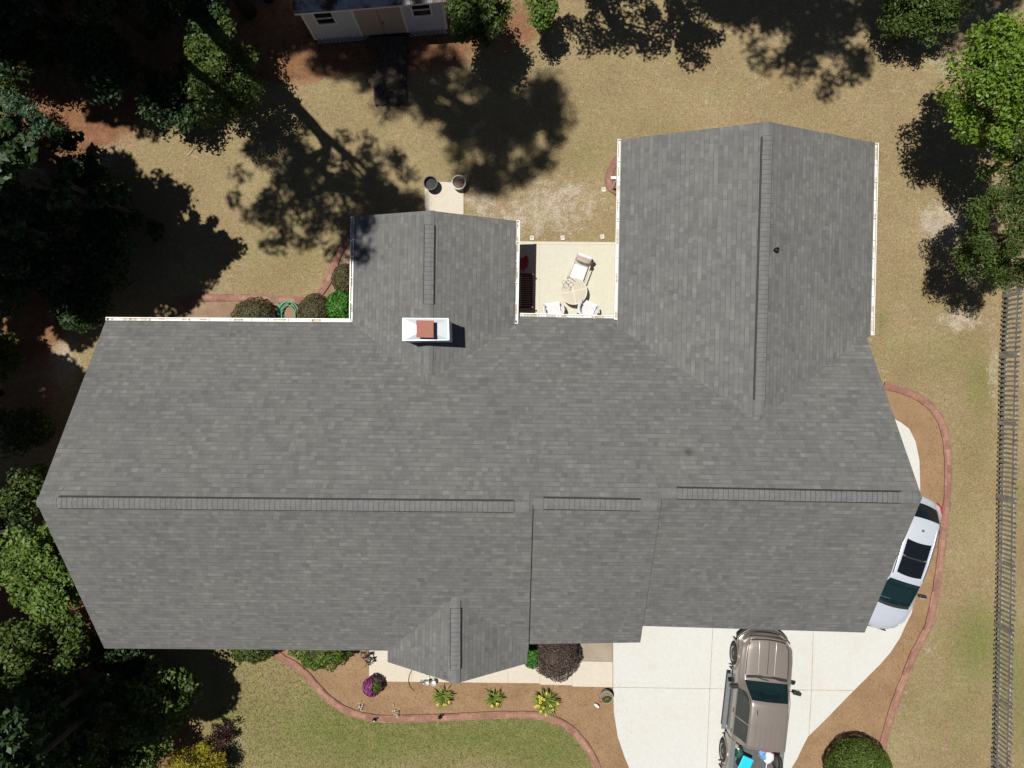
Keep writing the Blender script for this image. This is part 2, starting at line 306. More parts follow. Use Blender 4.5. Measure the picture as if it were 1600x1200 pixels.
# ------------------------------------------------------------------ mesh helpers
class MB:
    def __init__(self): self.v = []; self.f = []; self.m = []; self.uv = []
    def add(self, verts, faces, mi=0, uvs=None):
        o = len(self.v); self.v += [tuple(q) for q in verts]
        for i, f in enumerate(faces):
            self.f.append([o + k for k in f]); self.m.append(mi)
            self.uv.append(uvs[i] if uvs else None)
        return self
    def box(self, c, s, rz=0.0, mi=0, rot=None, taper=1.0):
        hx, hy, hz = s[0] / 2, s[1] / 2, s[2] / 2
        M = rot if rot is not None else Matrix.Rotation(rz, 3, 'Z')
        vs = []
        for z, k in ((-hz, 1.0), (hz, taper)):
            for x, y in ((-hx, -hy), (hx, -hy), (hx, hy), (-hx, hy)):
                vs.append(Vector(c) + M @ Vector((x * k, y * k, z)))
        return self.add(vs, [(3, 2, 1, 0), (4, 5, 6, 7), (0, 1, 5, 4), (1, 2, 6, 5), (2, 3, 7, 6), (3, 0, 4, 7)], mi)
    def bar(self, a, b, w, h, mi=0, up=(0, 0, 1)):
        a, b = Vector(a), Vector(b); d = (b - a); L = d.length; d.normalize(); up = Vector(up)
        if abs(d.dot(up)) > 0.98: up = Vector((0, 1, 0))
        x = d.cross(up).normalized(); z = x.cross(d)
        M = Matrix((x, d, z)).transposed()
        return self.box((a + b) / 2, (w, L, h), mi=mi, rot=M)
    def tube(self, pts, rad, n=8, mi=0, closed=False, caps=True):
        pts = [Vector(p) for p in pts]; k = len(pts)
        if isinstance(rad, (int, float)): rad = [rad] * k
        vs = []; up = Vector((0.13, 0.21, 1)).normalized()
        for i, p in enumerate(pts):
            if closed: d = pts[(i + 1) % k] - pts[i - 1]
            else: d = pts[min(i + 1, k - 1)] - pts[max(i - 1, 0)]
            d.normalize()
            x = d.cross(up)
            if x.length < 1e-3: x = d.cross(Vector((1, 0, 0)))
            x.normalize(); y = d.cross(x)
            for j in range(n):
                a = 2 * math.pi * j / n
                vs.append(p + (x * math.cos(a) + y * math.sin(a)) * rad[i])
        fs = []
        for i in range(k if closed else k - 1):
            i2 = (i + 1) % k
            for j in range(n):
                j2 = (j + 1) % n
                fs.append((i * n + j, i2 * n + j, i2 * n + j2, i * n + j2))
        if caps and not closed:
            fs.append(tuple(range(n))); fs.append(tuple((k - 1) * n + j for j in reversed(range(n))))
        return self.add(vs, fs, mi)
    def lathe(self, c, prof, n=24, mi=0, M=None):
        M = M or Matrix.Identity(3); c = Vector(c); vs = []; fs = []
        for r, z in prof:
            for j in range(n):
                a = 2 * math.pi * j / n
                vs.append(c + M @ Vector((r * math.cos(a), r * math.sin(a), z)))
        for i in range(len(prof) - 1):
            for j in range(n):
                j2 = (j + 1) % n
                fs.append((i * n + j, i * n + j2, (i + 1) * n + j2, (i + 1) * n + j))
        if prof[0][0] > 1e-4: fs.append(tuple(reversed(range(n))))
        if prof[-1][0] > 1e-4: fs.append(tuple((len(prof) - 1) * n + j for j in range(n)))
        return self.add(vs, fs, mi)
    def prism(self, poly, z0, z1, mi=0):
        n = len(poly)
        vs = [(p[0], p[1], z0) for p in poly] + [(p[0], p[1], z1) for p in poly]
        area = sum(poly[i][0] * poly[(i + 1) % n][1] - poly[(i + 1) % n][0] * poly[i][1] for i in range(n))
        top = list(range(n, 2 * n)); bot = list(reversed(range(n)))
        fs = [top, bot] + [(i, (i + 1) % n, n + (i + 1) % n, n + i) for i in range(n)]
        if area < 0: fs = [list(reversed(f)) for f in fs]
        return self.add(vs, fs, mi)
    def build(self, name, mats, parent=None, loc=None, smooth=False, bevel=0.0):
        me = bpy.data.meshes.new(name)
        o = Vector((0, 0, 0))
        if parent is not None: o = parent_world(parent)
        elif loc is not None: o = Vector(loc)
        me.from_pydata([(x - o.x, y - o.y, z - o.z) for x, y, z in self.v], [], self.f)
        mats = mats if isinstance(mats, (list, tuple)) else [mats]
        for mm in mats: me.materials.append(mm)
        me.polygons.foreach_set("material_index", self.m)
        if any(u is not None for u in self.uv):
            ul = me.uv_layers.new(name="UVMap")
            for p, u in zip(me.polygons, self.uv):
                if u is None: continue
                for li, q in zip(p.loop_indices, u): ul.data[li].uv = q
        if smooth: me.polygons.foreach_set("use_smooth", [True] * len(me.polygons))
        me.update()
        ob = bpy.data.objects.new(name, me); COL.objects.link(ob)
        if parent is not None: ob.parent = parent
        elif loc is not None: ob.location = loc
        if bevel:
            bv = ob.modifiers.new("bevel", 'BEVEL'); bv.width = bevel; bv.segments = 2; bv.limit_method = 'ANGLE'; bv.angle_limit = R(40)
        return ob
def parent_world(o):
    v = Vector((0, 0, 0))
    while o is not None: v += o.location; o = o.parent
    return v
def thing(name, label, cat, loc=(0, 0, 0), group=None):
    o = bpy.data.objects.new(name, None); COL.objects.link(o); o.location = loc; o.empty_display_size = 0.3
    return tag(o, label, cat, group)
def tag(o, label, cat, group=None):
    o['label'] = label; o['category'] = cat
    if group: o['group'] = group
    return o
def struct(o): o['kind'] = 'structure'; return o
def copy_thing(root, loc, rz=0.0, label=None):
    r = root.copy(); COL.objects.link(r); r.location = loc; r.rotation_euler = (0, 0, rz)
    if label: r['label'] = label
    for ch in list(root.children):
        c = ch.copy(); COL.objects.link(c); c.parent = r
        for g in list(ch.children):
            d = g.copy(); COL.objects.link(d); d.parent = c
    return r
def smooth_path(pts, n=6):
    pts = [Vector(p) for p in pts]; out = []
    for i in range(len(pts) - 1):
        a = pts[max(i - 1, 0)]; b = pts[i]; c = pts[i + 1]; d = pts[min(i + 2, len(pts) - 1)]
        for k in range(n):
            t = k / n
            out.append(0.5 * ((2 * b) + (c - a) * t + (2 * a - 5 * b + 4 * c - d) * t * t + (3 * b - a - 3 * c + d) * t ** 3))
    out.append(pts[-1]); return out

# ------------------------------------------------------------------ ground
rng0 = np.random.default_rng(5)
def build_ground():
    xs = np.unique(np.concatenate([np.linspace(-300, -26, 12), np.linspace(-26, 26, 209), np.linspace(26, 300, 12)]))
    ys = np.unique(np.concatenate([np.linspace(-300, -20, 12), np.linspace(-20, 20, 161), np.linspace(20, 300, 12)]))
    X, Y = np.meshgrid(xs, ys); nx, ny = len(xs), len(ys)
    px = X * F / CAMH + 800; py = 600 - Y * F / CAMH
    def blob(cx, cy, rx, ry, p=2.0):
        d = ((px - cx) / rx) ** 2 + ((py - cy) / ry) ** 2
        return np.exp(-d ** p * 0.7)
    green = np.full(px.shape, 0.02)
    fl = 1 / (1 + np.exp(-(py - 985) / 12)) * (px < 990); green += fl * 0.42
    for cx, cy, rx, ry, a in ((560, 1150, 170, 45, .34), (720, 1150, 190, 40, .32), (860, 1160, 60, 40, .42), (540, 1090, 40, 40, .35),
                              (410, 1080, 40, 60, -.05), (450, 1180, 90, 40, -.12), (660, 1190, 70, 24, -.2), (760, 1190, 60, 20, -.15),
                              (1530, 1000, 45, 60, .70), (1535, 600, 25, 40, .45), (1500, 560, 45, 50, .34),
                              (1530, 700, 40, 60, .28), (1490, 1120, 70, 80, .30), (1520, 850, 30, 80, .2), (1430, 560, 40, 40, .25), (1378, 500, 10, 20, .6), (440, 330, 110, 110, .26), (900, 250, 60, 40, .30), (880, 140, 110, 80, .20), (1010, 200, 60, 25, .22), (1400, 250, 25, 80, .15), (260, 240, 60, 30, .2), (390, 180, 60, 40, .2),
                              (1080, 170, 90, 40, .08), (450, 420, 60, 60, .12), (700, 245, 60, 40, .30), (600, 200, 90, 60, .14), (540, 150, 50, 40, .1),
                              (1595, 1100, 20, 120, .5), (1595, 780, 20, 40, .45)):
        green += a * blob(cx, cy, rx, ry, 1.0)
    bare = np.zeros(px.shape)
    for cx, cy, rx, ry, a in ((880, 315, 75, 48, .62), (800, 345, 60, 30, .36), (745, 310, 22, 30, .5), (1472, 348, 44, 32, .85), (1500, 498, 34, 20, .80), (1408, 480, 18, 26, .30),
                              (1185, 130, 22, 22, .38), (905, 55, 40, 22, .4), (1185, 165, 50, 26, .14), (1390, 138, 30, 12, .40), (1480, 100, 40, 22, .6), (1440, 205, 70, 28, .2),
                              (135, 225, 30, 38, .75), (170, 235, 26, 34, .5), (90, 575, 34, 34, .5), (100, 555, 20, 40, .55), (60, 470, 40, 30, .2), (1552, 780, 6, 330, .42), (1554, 580, 9, 60, .4),
                              (1430, 985, 24, 24, .3), (1450, 1018, 16, 8, .5), (370, 1165, 24, 40, .5), (965, 180, 60, 24, .12), (1000, 118, 60, 20, .13), (430, 1010, 40, 14, .3), (1450, 560, 40, 30, .22), (1410, 590, 40, 30, .16)):
        bare += a * blob(cx, cy, rx, ry, 1.0)
    strw = np.zeros(px.shape)
    for cx, cy, rx, ry, a in ((60, 190, 130, 70, .95), (480, 70, 95, 45, 1.0), (640, 70, 120, 45, .9), (820, 30, 60, 50, .6), (300, 60, 180, 90, .9), (20, 480, 90, 60, .9), (100, 60, 160, 120, .9),
                              (120, 380, 90, 90, .45), (40, 620, 70, 120, .5), (90, 950, 130, 160, .8), (180, 1150, 140, 100, .8), (1590, 210, 60, 60, .6), (1570, 420, 40, 70, .45), (400, 10, 90, 60, 1.0)):
        strw += a * blob(cx, cy, rx, ry, 1.5)
    strw = np.where(px < -20, 0.8, strw); strw = np.where((py < -30) | (py > 1240) & (px < 300), np.maximum(strw, .6), strw)
    z = np.zeros(px.shape)
    verts = np.stack([X.ravel(), Y.ravel(), z.ravel()], 1)
    i = np.arange(nx - 1); j = np.arange(ny - 1); I, J = np.meshgrid(i, j)
    a = (J * nx + I).ravel(); faces = np.stack([a, a + 1, a + 1 + nx, a + nx], 1)
    me = np_mesh("ground", verts, faces)
    ca = me.color_attributes.new("zones", 'FLOAT_COLOR', 'POINT')
    cols = np.stack([np.clip(green, 0, 1).ravel(), np.clip(bare, 0, 1).ravel(), np.clip(strw, 0, 1).ravel(), np.ones(px.size)], 1)
    ca.data.foreach_set("color", cols.astype(np.float32).ravel())
    me.materials.append(MT['ground'])
    o = bpy.data.objects.new("ground", me); COL.objects.link(o); struct(o)
def np_mesh(name, verts, faces, tint=None):
    me = bpy.data.meshes.new(name); nv, nf = len(verts), len(faces); k = faces.shape[1]
    me.vertices.add(nv); me.vertices.foreach_set("co", np.asarray(verts, np.float32).ravel())
    me.loops.add(nf * k); me.loops.foreach_set("vertex_index", np.asarray(faces, np.int32).ravel())
    me.polygons.add(nf); me.polygons.foreach_set("loop_start", np.arange(0, nf * k, k, dtype=np.int32))
    me.polygons.foreach_set("loop_total", np.full(nf, k, np.int32))
    me.update(calc_edges=True); me.validate()
    if tint is not None:
        at = me.attributes.new("tint", 'FLOAT', 'POINT'); at.data.foreach_set("value", np.asarray(tint, np.float32))
    return me
build_ground()

def sheet(name, pts, z, mat, thick=0.0):
    mb = MB(); poly = [(p[0], p[1]) for p in pts]
    mb.prism(poly, z - max(thick, 0.02) if thick else z - 0.02, z)
    return struct(mb.build(name, mat))
def px_path(pts): return [P(x, y) for x, y in pts]

front_edge = [(428, 1018), (445, 1030), (465, 1041), (485, 1060), (505, 1083), (530, 1103), (560, 1116), (595, 1122), (640, 1122), (700, 1120), (760, 1117), (800, 1116), (845, 1118), (880, 1130), (905, 1152), (925, 1180), (938, 1215)]
right_edge = [(1380, 602), (1398, 607), (1420, 614), (1445, 628), (1465, 650), (1476, 680), (1480, 720), (1480, 770), (1475, 810), (1470, 860), (1465, 900), (1458, 940), (1450, 975), (1438, 1000), (1425, 1025), (1412, 1060), (1400, 1090), (1386, 1135), (1378, 1170), (1374, 1215)]
back_edge = [(283, 469), (300, 466), (350, 465), (400, 466), (430, 468), (470, 470), (490, 467), (505, 452), (517, 430), (526, 405), (537, 382), (552, 364)]
small_edge = [(966, 246), (957, 260), (951, 276), (953, 292), (964, 300)]

drive_r = [(1424, 957), (1415, 975), (1405, 997), (1390, 1020), (1375, 1037), (1350, 1062), (1320, 1092), (1295, 1118), (1278, 1135), (1262, 1150), (1252, 1170), (1245, 1185), (1234, 1203), (1222, 1230)]
drive_l = [(990, 1230), (983, 1200), (975, 1180), (965, 1150), (959, 1112), (958, 1074), (958, 960)]
mulch_front = [(428, 1000)] + front_edge + [(970, 1230), (1000, 1230), (990, 1140), (970, 1060), (970, 1000)]
sheet("mulch_bed", px_path(mulch_front), 0.012, MT['mulch'])
mulch_right = [(1330, 602)] + right_edge + [(1360, 1230), (1200, 1230), (1220, 1150), (1330, 1000), (1330, 700)]
sheet("mulch_bed", px_path(mulch_right), 0.012, MT['mulch'])
sheet("mulch_bed", px_path([(270, 520), (283, 469)] + back_edge[1:] + [(575, 364), (575, 520)]), 0.012, MT['mulch_red'])
sheet("mulch_bed", px_path([(975, 246)] + small_edge + [(975, 300)]), 0.012, MT['mulch_red'])
def strips(o_name, segs, z, parent, w=0.014):
    mb = MB()
    for a, b in segs: mb.bar(P(*a, z), P(*b, z), w, 0.006)
    return mb.build(o_name, MT['joint'], parent)
drv = sheet("driveway", px_path(drive_l[::-1] + drive_l[:0] + [] ) if False else px_path([(1290, 660), (1385, 648), (1407, 660), (1420, 670), (1430, 690), (1436, 720), (1437, 760), (1437, 830), (1433, 900)] + drive_r + drive_l + [(1290, 960)]), 0.030, MT['drive'])
strips("expansion_joint", [((1114, 975), (1109, 1080)), ((1109, 1080), (1103, 1228)), ((1271, 975), (1268, 1080)), ((1268, 1080), (1264, 1148)), ((958, 1074), (1110, 1076)), ((1110, 1076), (1336, 1079))], 0.031, drv, 0.02)
wlk = sheet("walkway", px_path([(577, 950), (577, 1064), (672, 1065), (760, 1066), (843, 1067), (845, 1069), (893, 1070), (895, 1072), (957, 1073), (957, 1033.5), (862, 1032), (823, 1031), (823, 950)]), 0.034, MT['walk'])
strips("expansion_joint", [((643, 1030), (643, 1064.5)), ((843.5, 1033), (843.5, 1067)), ((894, 1033), (894, 1070.5)), ((794, 1050), (794, 1066))], 0.035, wlk)
sheet("aggregate_pad", px_path([(893, 955), (893, 1032), (957, 1032.8), (957, 955)]), 0.026, MT['aggregate'])
pat = sheet("patio", px_path([(780, 377), (990, 379), (990, 520), (780, 520)]), 0.040, MT['patio'])
strips("expansion_joint", [((842.5, 382), (842.5, 500)), ((815, 382), (962, 382.5))], 0.041, pat, 0.008)
sheet("stoop_slab", px_path([(664, 284), (724.5, 286), (724.5, 345), (664, 345)]), 0.05, MT['walk'])

def edging(name, path, label, w=0.27, h=0.085):
    pts = smooth_path(px_path(path), 5); mb = MB(); vs = []; us = []; L = 0
    prof = [(-w / 2, -0.02), (-w / 2, h * .75), (-w * .42, h), (-0.012, h * 1.02), (0.012, h * 1.02), (w * .42, h), (w / 2, h * .75), (w / 2, -0.02)]
    vacc = np.cumsum([0] + [math.hypot(prof[i + 1][0] - prof[i][0], prof[i + 1][1] - prof[i][1]) for i in range(len(prof) - 1)])
    rows = []
    for i, p in enumerate(pts):
        d = (pts[min(i + 1, len(pts) - 1)] - pts[max(i - 1, 0)]).normalized(); n = Vector((-d.y, d.x, 0))
        if i: L += (p - pts[i - 1]).length
        jw = 1 + 0.05 * math.sin(L * 9.1) + 0.03 * math.sin(L * 23)
        rows.append(([p + n * x * jw + Vector((0, 0, z)) for x, z in prof], L))
    for i in range(len(rows) - 1):
        a, La = rows[i]; b, Lb = rows[i + 1]
        for k in range(len(prof) - 1):
            mb.add([a[k], b[k], b[k + 1], a[k + 1]], [(3, 2, 1, 0)], 0, [[(La, vacc[k + 1]), (Lb, vacc[k + 1]), (Lb, vacc[k]), (La, vacc[k])]])
    for r in (rows[0][0], rows[-1][0]): mb.add(r, [tuple(range(len(prof)))], 0)
    o = mb.build(name, MT['edgebrick'], loc=pts[0]); tag(o, label, "garden edging"); return o
edging("brick_edging", front_edge, "long curved red brick edging between the front lawn and the front bed")
edging("brick_edging", right_edge, "curved red brick edging round the bed beside the silver car")
edging("brick_edging", back_edge, "red brick edging of the back bed by the green hose")
edging("brick_edging", small_edge, "short curved brick edging beside the white gutter of the back wing", w=0.26)

# ------------------------------------------------------------------ house
house = thing("house", "large house with grey shingle roof and several gables", "house")
SL = 0.615
def plane_n(px, py):                                     # the long north slope, solved along the line of sight
    z = 3.0
    for _ in range(40):
        p = P(px, py, z); z = 2.6 - SL * (p.y - (1.915 - 0.0115 * p.x))
    return P(px, py, z)
def slab(mb, poly, eave_dir, thick=0.12):
    """one roof slope: top with UVs in metres (u along the eave, v up the slope), white edges"""
    poly = [Vector(p) for p in poly]
    n = Vector((0, 0, 0))
    for i in range(len(poly)):
        a, b = poly[i], poly[(i + 1) % len(poly)]
        n += a.cross(b)
    n.normalize()
    if n.z < 0: poly.reverse(); n = -n
    e = (Vector(eave_dir) - n * n.dot(Vector(eave_dir))).normalized(); s = n.cross(e)
    if s.z < 0: s = -s
    k = len(poly); low = [p - Vector((0, 0, thick)) for p in poly]
    mb.add(poly, [tuple(range(k))], 0, [[(p.dot(e) + 40, p.dot(s) + 40) for p in poly]])
    mb.add(low, [tuple(reversed(range(k)))], 1)
    for i in range(k):
        j = (i + 1) % k
        mb.add([low[i], low[j], poly[j], poly[i]], [(0, 1, 2, 3)], 1)
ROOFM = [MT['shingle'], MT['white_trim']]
ex = Vector((1, -0.012, 0)); ey = Vector((0.02, 1, 0))
aW = plane_n(57, 785); aE = plane_n(832.5, 792)
bW = plane_n(832.5, 786.5); bE = plane_n(1033, 790.0); cW = plane_n(1033, 770.5); cE = plane_n(1441, 778)
nE = plane_n(1352, 521); nW = plane_n(165, 501.5)
p1 = plane_n(808, 493); p2 = plane_n(968, 497.5)
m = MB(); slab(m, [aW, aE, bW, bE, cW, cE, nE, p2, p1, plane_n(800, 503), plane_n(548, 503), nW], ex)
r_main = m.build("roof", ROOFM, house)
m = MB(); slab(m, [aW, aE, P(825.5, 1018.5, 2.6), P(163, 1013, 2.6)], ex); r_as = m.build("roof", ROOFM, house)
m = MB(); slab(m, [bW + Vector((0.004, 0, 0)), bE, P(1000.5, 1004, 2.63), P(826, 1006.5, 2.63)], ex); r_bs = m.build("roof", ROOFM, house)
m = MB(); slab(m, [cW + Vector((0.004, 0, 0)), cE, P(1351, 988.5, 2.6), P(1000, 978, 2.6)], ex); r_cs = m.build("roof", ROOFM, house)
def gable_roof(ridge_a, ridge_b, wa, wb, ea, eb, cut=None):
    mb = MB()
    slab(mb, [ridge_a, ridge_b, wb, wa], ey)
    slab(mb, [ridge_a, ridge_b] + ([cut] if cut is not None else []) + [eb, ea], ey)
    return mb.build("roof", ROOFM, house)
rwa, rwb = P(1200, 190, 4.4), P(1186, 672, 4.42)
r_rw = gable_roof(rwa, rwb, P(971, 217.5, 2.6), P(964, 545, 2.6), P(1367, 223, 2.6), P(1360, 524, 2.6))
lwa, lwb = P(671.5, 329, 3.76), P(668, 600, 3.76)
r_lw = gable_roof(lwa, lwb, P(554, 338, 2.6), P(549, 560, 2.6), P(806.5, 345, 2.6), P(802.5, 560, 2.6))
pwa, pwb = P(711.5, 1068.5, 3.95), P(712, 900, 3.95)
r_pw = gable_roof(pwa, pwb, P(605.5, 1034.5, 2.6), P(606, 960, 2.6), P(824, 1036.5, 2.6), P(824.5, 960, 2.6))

def ridge_caps(parent, a, b, vent=None, half=0.148, lift=0.012, step=0.145):
    """cap shingles from a to b; between the vent fractions they sit on a raised black vent"""
    a, b = Vector(a), Vector(b); d = b - a; L = d.length; d.normalize(); n = Vector((-d.y, d.x, 0)).normalized()
    k = int(L / step); mb = MB(); rr = random.Random(int(L * 1000)); dz = 0.075
    t0, t1 = vent if vent else (2, 2)
    for i in range(k):
        s0, s1 = i * step, (i + 1) * step * 1.0 + 0.012
        f = (i + .5) / k
        on = t0 <= f <= t1
        up = (0.048 if on else .007) + rr.uniform(-.001, .001)
        hw = half + rr.uniform(-.004, .004); sk = rr.uniform(-.012, .012)
        drop = hw * 0.36 if not on else hw * 0.22
        def sec(s, lf, skk):
            c = a + d * (s) + Vector((0, 0, up + lf)); return [c + n * hw + d * skk - Vector((0, 0, drop)), c + n * .03, c - n * .03, c - n * hw + d * skk - Vector((0, 0, drop))]
        q = sec(s0, 0.010, sk); r2 = sec(s1, 0.0, sk)
        lo = [v - Vector((0, 0, .009)) for v in q + r2]
        mb.add(q + r2 + lo, [(0, 4, 5, 1), (1, 5, 6, 2), (2, 6, 7, 3), (8, 0, 1, 9), (9, 1, 2, 10), (10, 2, 3, 11), (0, 8, 12, 4), (3, 7, 15, 11)], 0)
        g0 = sec(s0, 0.0135, sk); g1 = sec(s0 + .014, 0.0125, sk); 
        if on or i % 2: mb.add(g0 + g1, [(0, 4, 5, 1), (1, 5, 6, 2), (2, 6, 7, 3)], 1 if on else 0)
    o = mb.build("ridge_cap", [MT['cap'], MT['cap_edge']], parent)
    if vent:
        on_i = [i for i in range(k) if t0 <= (i + .5) / k <= t1]; va, vb = a + d * (on_i[0] * step + .01), a + d * ((on_i[-1] + 1) * step - .012); mv = MB(); hw = half + 0.032
        for sgn in (-1, 1):
            off = n * sgn * hw
            mv.add([va + off + Vector((0, 0, -hw * .30 + .014)), vb + off + Vector((0, 0, -hw * .30 + .014)), vb + n * sgn * .02 + Vector((0, 0, .020)), va + n * sgn * .02 + Vector((0, 0, .020)),
                    va + off + Vector((0, 0, -.14)), vb + off + Vector((0, 0, -.14))], [(0, 1, 2, 3), (0, 4, 5, 1)] if sgn < 0 else [(3, 2, 1, 0), (1, 5, 4, 0)])
        mv.build("ridge_vent", MT['vent_black'], parent)
    return o
def frac(a, b, px, axis):
    """fraction along the ridge a-b where the photo shows column/row px"""
    def proj(p): return (800 + p.x * F / (CAMH - p.z)) if axis == 0 else (600 - p.y * F / (CAMH - p.z))
    lo, hi = 0.0, 1.0
    inc = proj(b) > proj(a)
    for _ in range(40):
        mid = (lo + hi) / 2
        if (proj(a.lerp(b, mid)) < px) == inc: lo = mid
        else: hi = mid
    return lo
ridge_caps(r_as, aW, aE, (frac(aW, aE, 88, 0), frac(aW, aE, 806, 0)))
ridge_caps(r_bs, bW, bE, (frac(bW, bE, 853, 0), frac(bW, bE, 1009, 0)))
ridge_caps(r_cs, cW, cE, (frac(cW, cE, 1056, 0), frac(cW, cE, 1417, 0)))
ridge_caps(r_rw, rwa, P(1186.5, 650, 4.42), (frac(rwa, P(1186.5, 650, 4.42), 213, 1), frac(rwa, P(1186.5, 650, 4.42), 627, 1)))
ridge_caps(r_lw, lwa, P(668.5, 585, 3.76), (frac(lwa, P(668.5, 585, 3.76), 352, 1), frac(lwa, P(668.5, 585, 3.76), 477, 1)))
ridge_caps(r_pw, pwa, P(712, 922, 3.95), (frac(pwa, P(712, 922, 3.95), 1045, 1), frac(pwa, P(712, 922, 3.95), 943, 1)))

def gutter(a, b, side, seed=0):
    """open white eaves gutter from a to b, hung on the side given; straps and debris inside"""
    a, b = Vector(a), Vector(b); d = b - a; L = d.length; d.normalize(); n = Vector((-d.y, d.x, 0)).normalized() * side
    mb = MB(); w = 0.105; h = 0.09; t = 0.012
    mb.bar(a + n * (w - t / 2) - Vector((0, 0, h / 2)), b + n * (w - t / 2) - Vector((0, 0, h / 2)), t, h)
    mb.bar(a + n * (w - .012) + Vector((0, 0, .004)), b + n * (w - .012) + Vector((0, 0, .004)), .028, .010)
    mb.bar(a + n * (w / 2) - Vector((0, 0, h - .003)), b + n * (w / 2) - Vector((0, 0, h - .003)), w - .004, .008)
    mb.bar(a + n * .004 - Vector((0, 0, h / 2)), b + n * .004 - Vector((0, 0, h / 2)), .008, h - .012)
    for e in (a, b): mb.box(e + n * w / 2 - Vector((0, 0, h / 2)), (.006, w * .96, h * .96) if abs(d.x) > .5 else (w * .96, .006, h * .96))
    k = max(2, int(L / 0.62)); 
    g = mb.build("gutter", MT['gutter'], house)
    rr = random.Random(seed)
    for i in range(k + 1):
        ms = MB()
        c = a + d * (L * (i + rr.uniform(-.12, .12) * (0 < i < k)) / k) + n * w / 2 + Vector((0, 0, .012))
        ms.bar(c - n * .062, c + n * .05, .022, .006); ms.build("hanger", MT['gutter'], g)
    md = MB(); s = 0.1
    while s < L - .2:
        l = rr.uniform(.08, .5); c0 = a + d * s + n * w * .5 - Vector((0, 0, h - .012)); c1 = a + d * min(L - .05, s + l) + n * w * .5 - Vector((0, 0, h - .012))
        md.bar(c0, c1, w * rr.uniform(.4, .8), rr.uniform(.008, .022)); s += l + rr.uniform(.1, 1.0)
    md.build("gutter_debris", MT['debris'], g)['kind'] = 'stuff'
    return g
zg = 2.57
gutter(P(166, 500.5, zg), P(547, 503, zg), 1, 1)
gutter(P(553, 339, zg), P(550.5, 502, zg), -1, 2)
gutter(P(807.5, 345, zg), P(804.5, 505, zg), 1, 3)
gutter(P(813, 494.0, zg - .15), P(961, 498, zg - .15), 1, 4)
gutter(P(970, 218, zg), P(964.5, 499, zg), -1, 5)
gutter(P(1368, 224, zg), P(1361, 523, zg), 1, 6)

# walls, set in under the eaves
def wall(poly_px, z0, z1, zref=2.6, name="wall", mat=None):
    pts = [P(x, y, zref) for x, y in poly_px]; mb = MB(); n = len(pts)
    area = sum(pts[i].x * pts[(i + 1) % n].y - pts[(i + 1) % n].x * pts[i].y for i in range(n))
    if area < 0: pts.reverse()
    L = 0
    for i in range(n):
        a, b = pts[i], pts[(i + 1) % n]; l = (b - a).length
        mb.add([(a.x, a.y, z0), (b.x, b.y, z0), (b.x, b.y, z1), (a.x, a.y, z1)], [(0, 1, 2, 3)], 0, [[(L, z0), (L + l, z0), (L + l, z1), (L, z1)]]); L += l
    return mb.build(name, mat or MT['wallbrick'], house)
wall([(183, 522), (183, 993), (603, 996), (806, 996), (806, 984), (980, 982), (980, 958), (1332, 966), (1336, 540), (1342, 240), (991, 237), (985, 518), (783, 512), (786, 362), (574, 356), (570, 520)], 0, 2.45)
def gable_wall(a, apex, b):
    mb = MB(); a, b, c = Vector(a), Vector(b), Vector(apex)
    mb.add([a, b, c], [(0, 1, 2)], 0, [[(0, 0), ((b - a).length, 0), ((b - a).length / 2, c.z - a.z)]]); return mb.build("gable_wall", MT['wallbrick'], house)
off = 0.35
gable_wall(Vector((nW.x + off, nW.y - .4, 2.40)), Vector((aW.x + off, aW.y, aW.z - .16)), P(163, 1013, 2.6) + Vector((off, .4, -.2)))
gable_wall(P(1351, 988.5, 2.6) + Vector((-off, .4, -.2)), Vector((cE.x - off, cE.y, cE.z - .16)), Vector((nE.x - off, nE.y - .4, 2.4)))
gable_wall(P(1360, 224, 2.4) + Vector((-.3, -.35, 0)), rwa + Vector((0, -.35, -.16)), P(976, 219, 2.4) + Vector((.3, -.35, 0)))
gable_wall(P(800, 346, 2.4) + Vector((-.3, -.35, 0)), lwa + Vector((0, -.35, -.16)), P(560, 340, 2.4) + Vector((.3, -.35, 0)))
gable_wall(P(612, 1034, 2.48) + Vector((.05, .18, 0)), pwa + Vector((0, .18, -.16)), P(817, 1035, 2.48) + Vector((-.05, .18, 0)))
for x in (628, 800):
    q = P(x, 1024, 2.4); c = MB(); c.lathe((q.x, q.y, .034), [(.13, 0), (.13, .06), (.10, .09), (.085, 2.28), (.12, 2.32), (.12, 2.42)], 20); c.build("porch_column", MT['white_trim'], house, smooth=True)

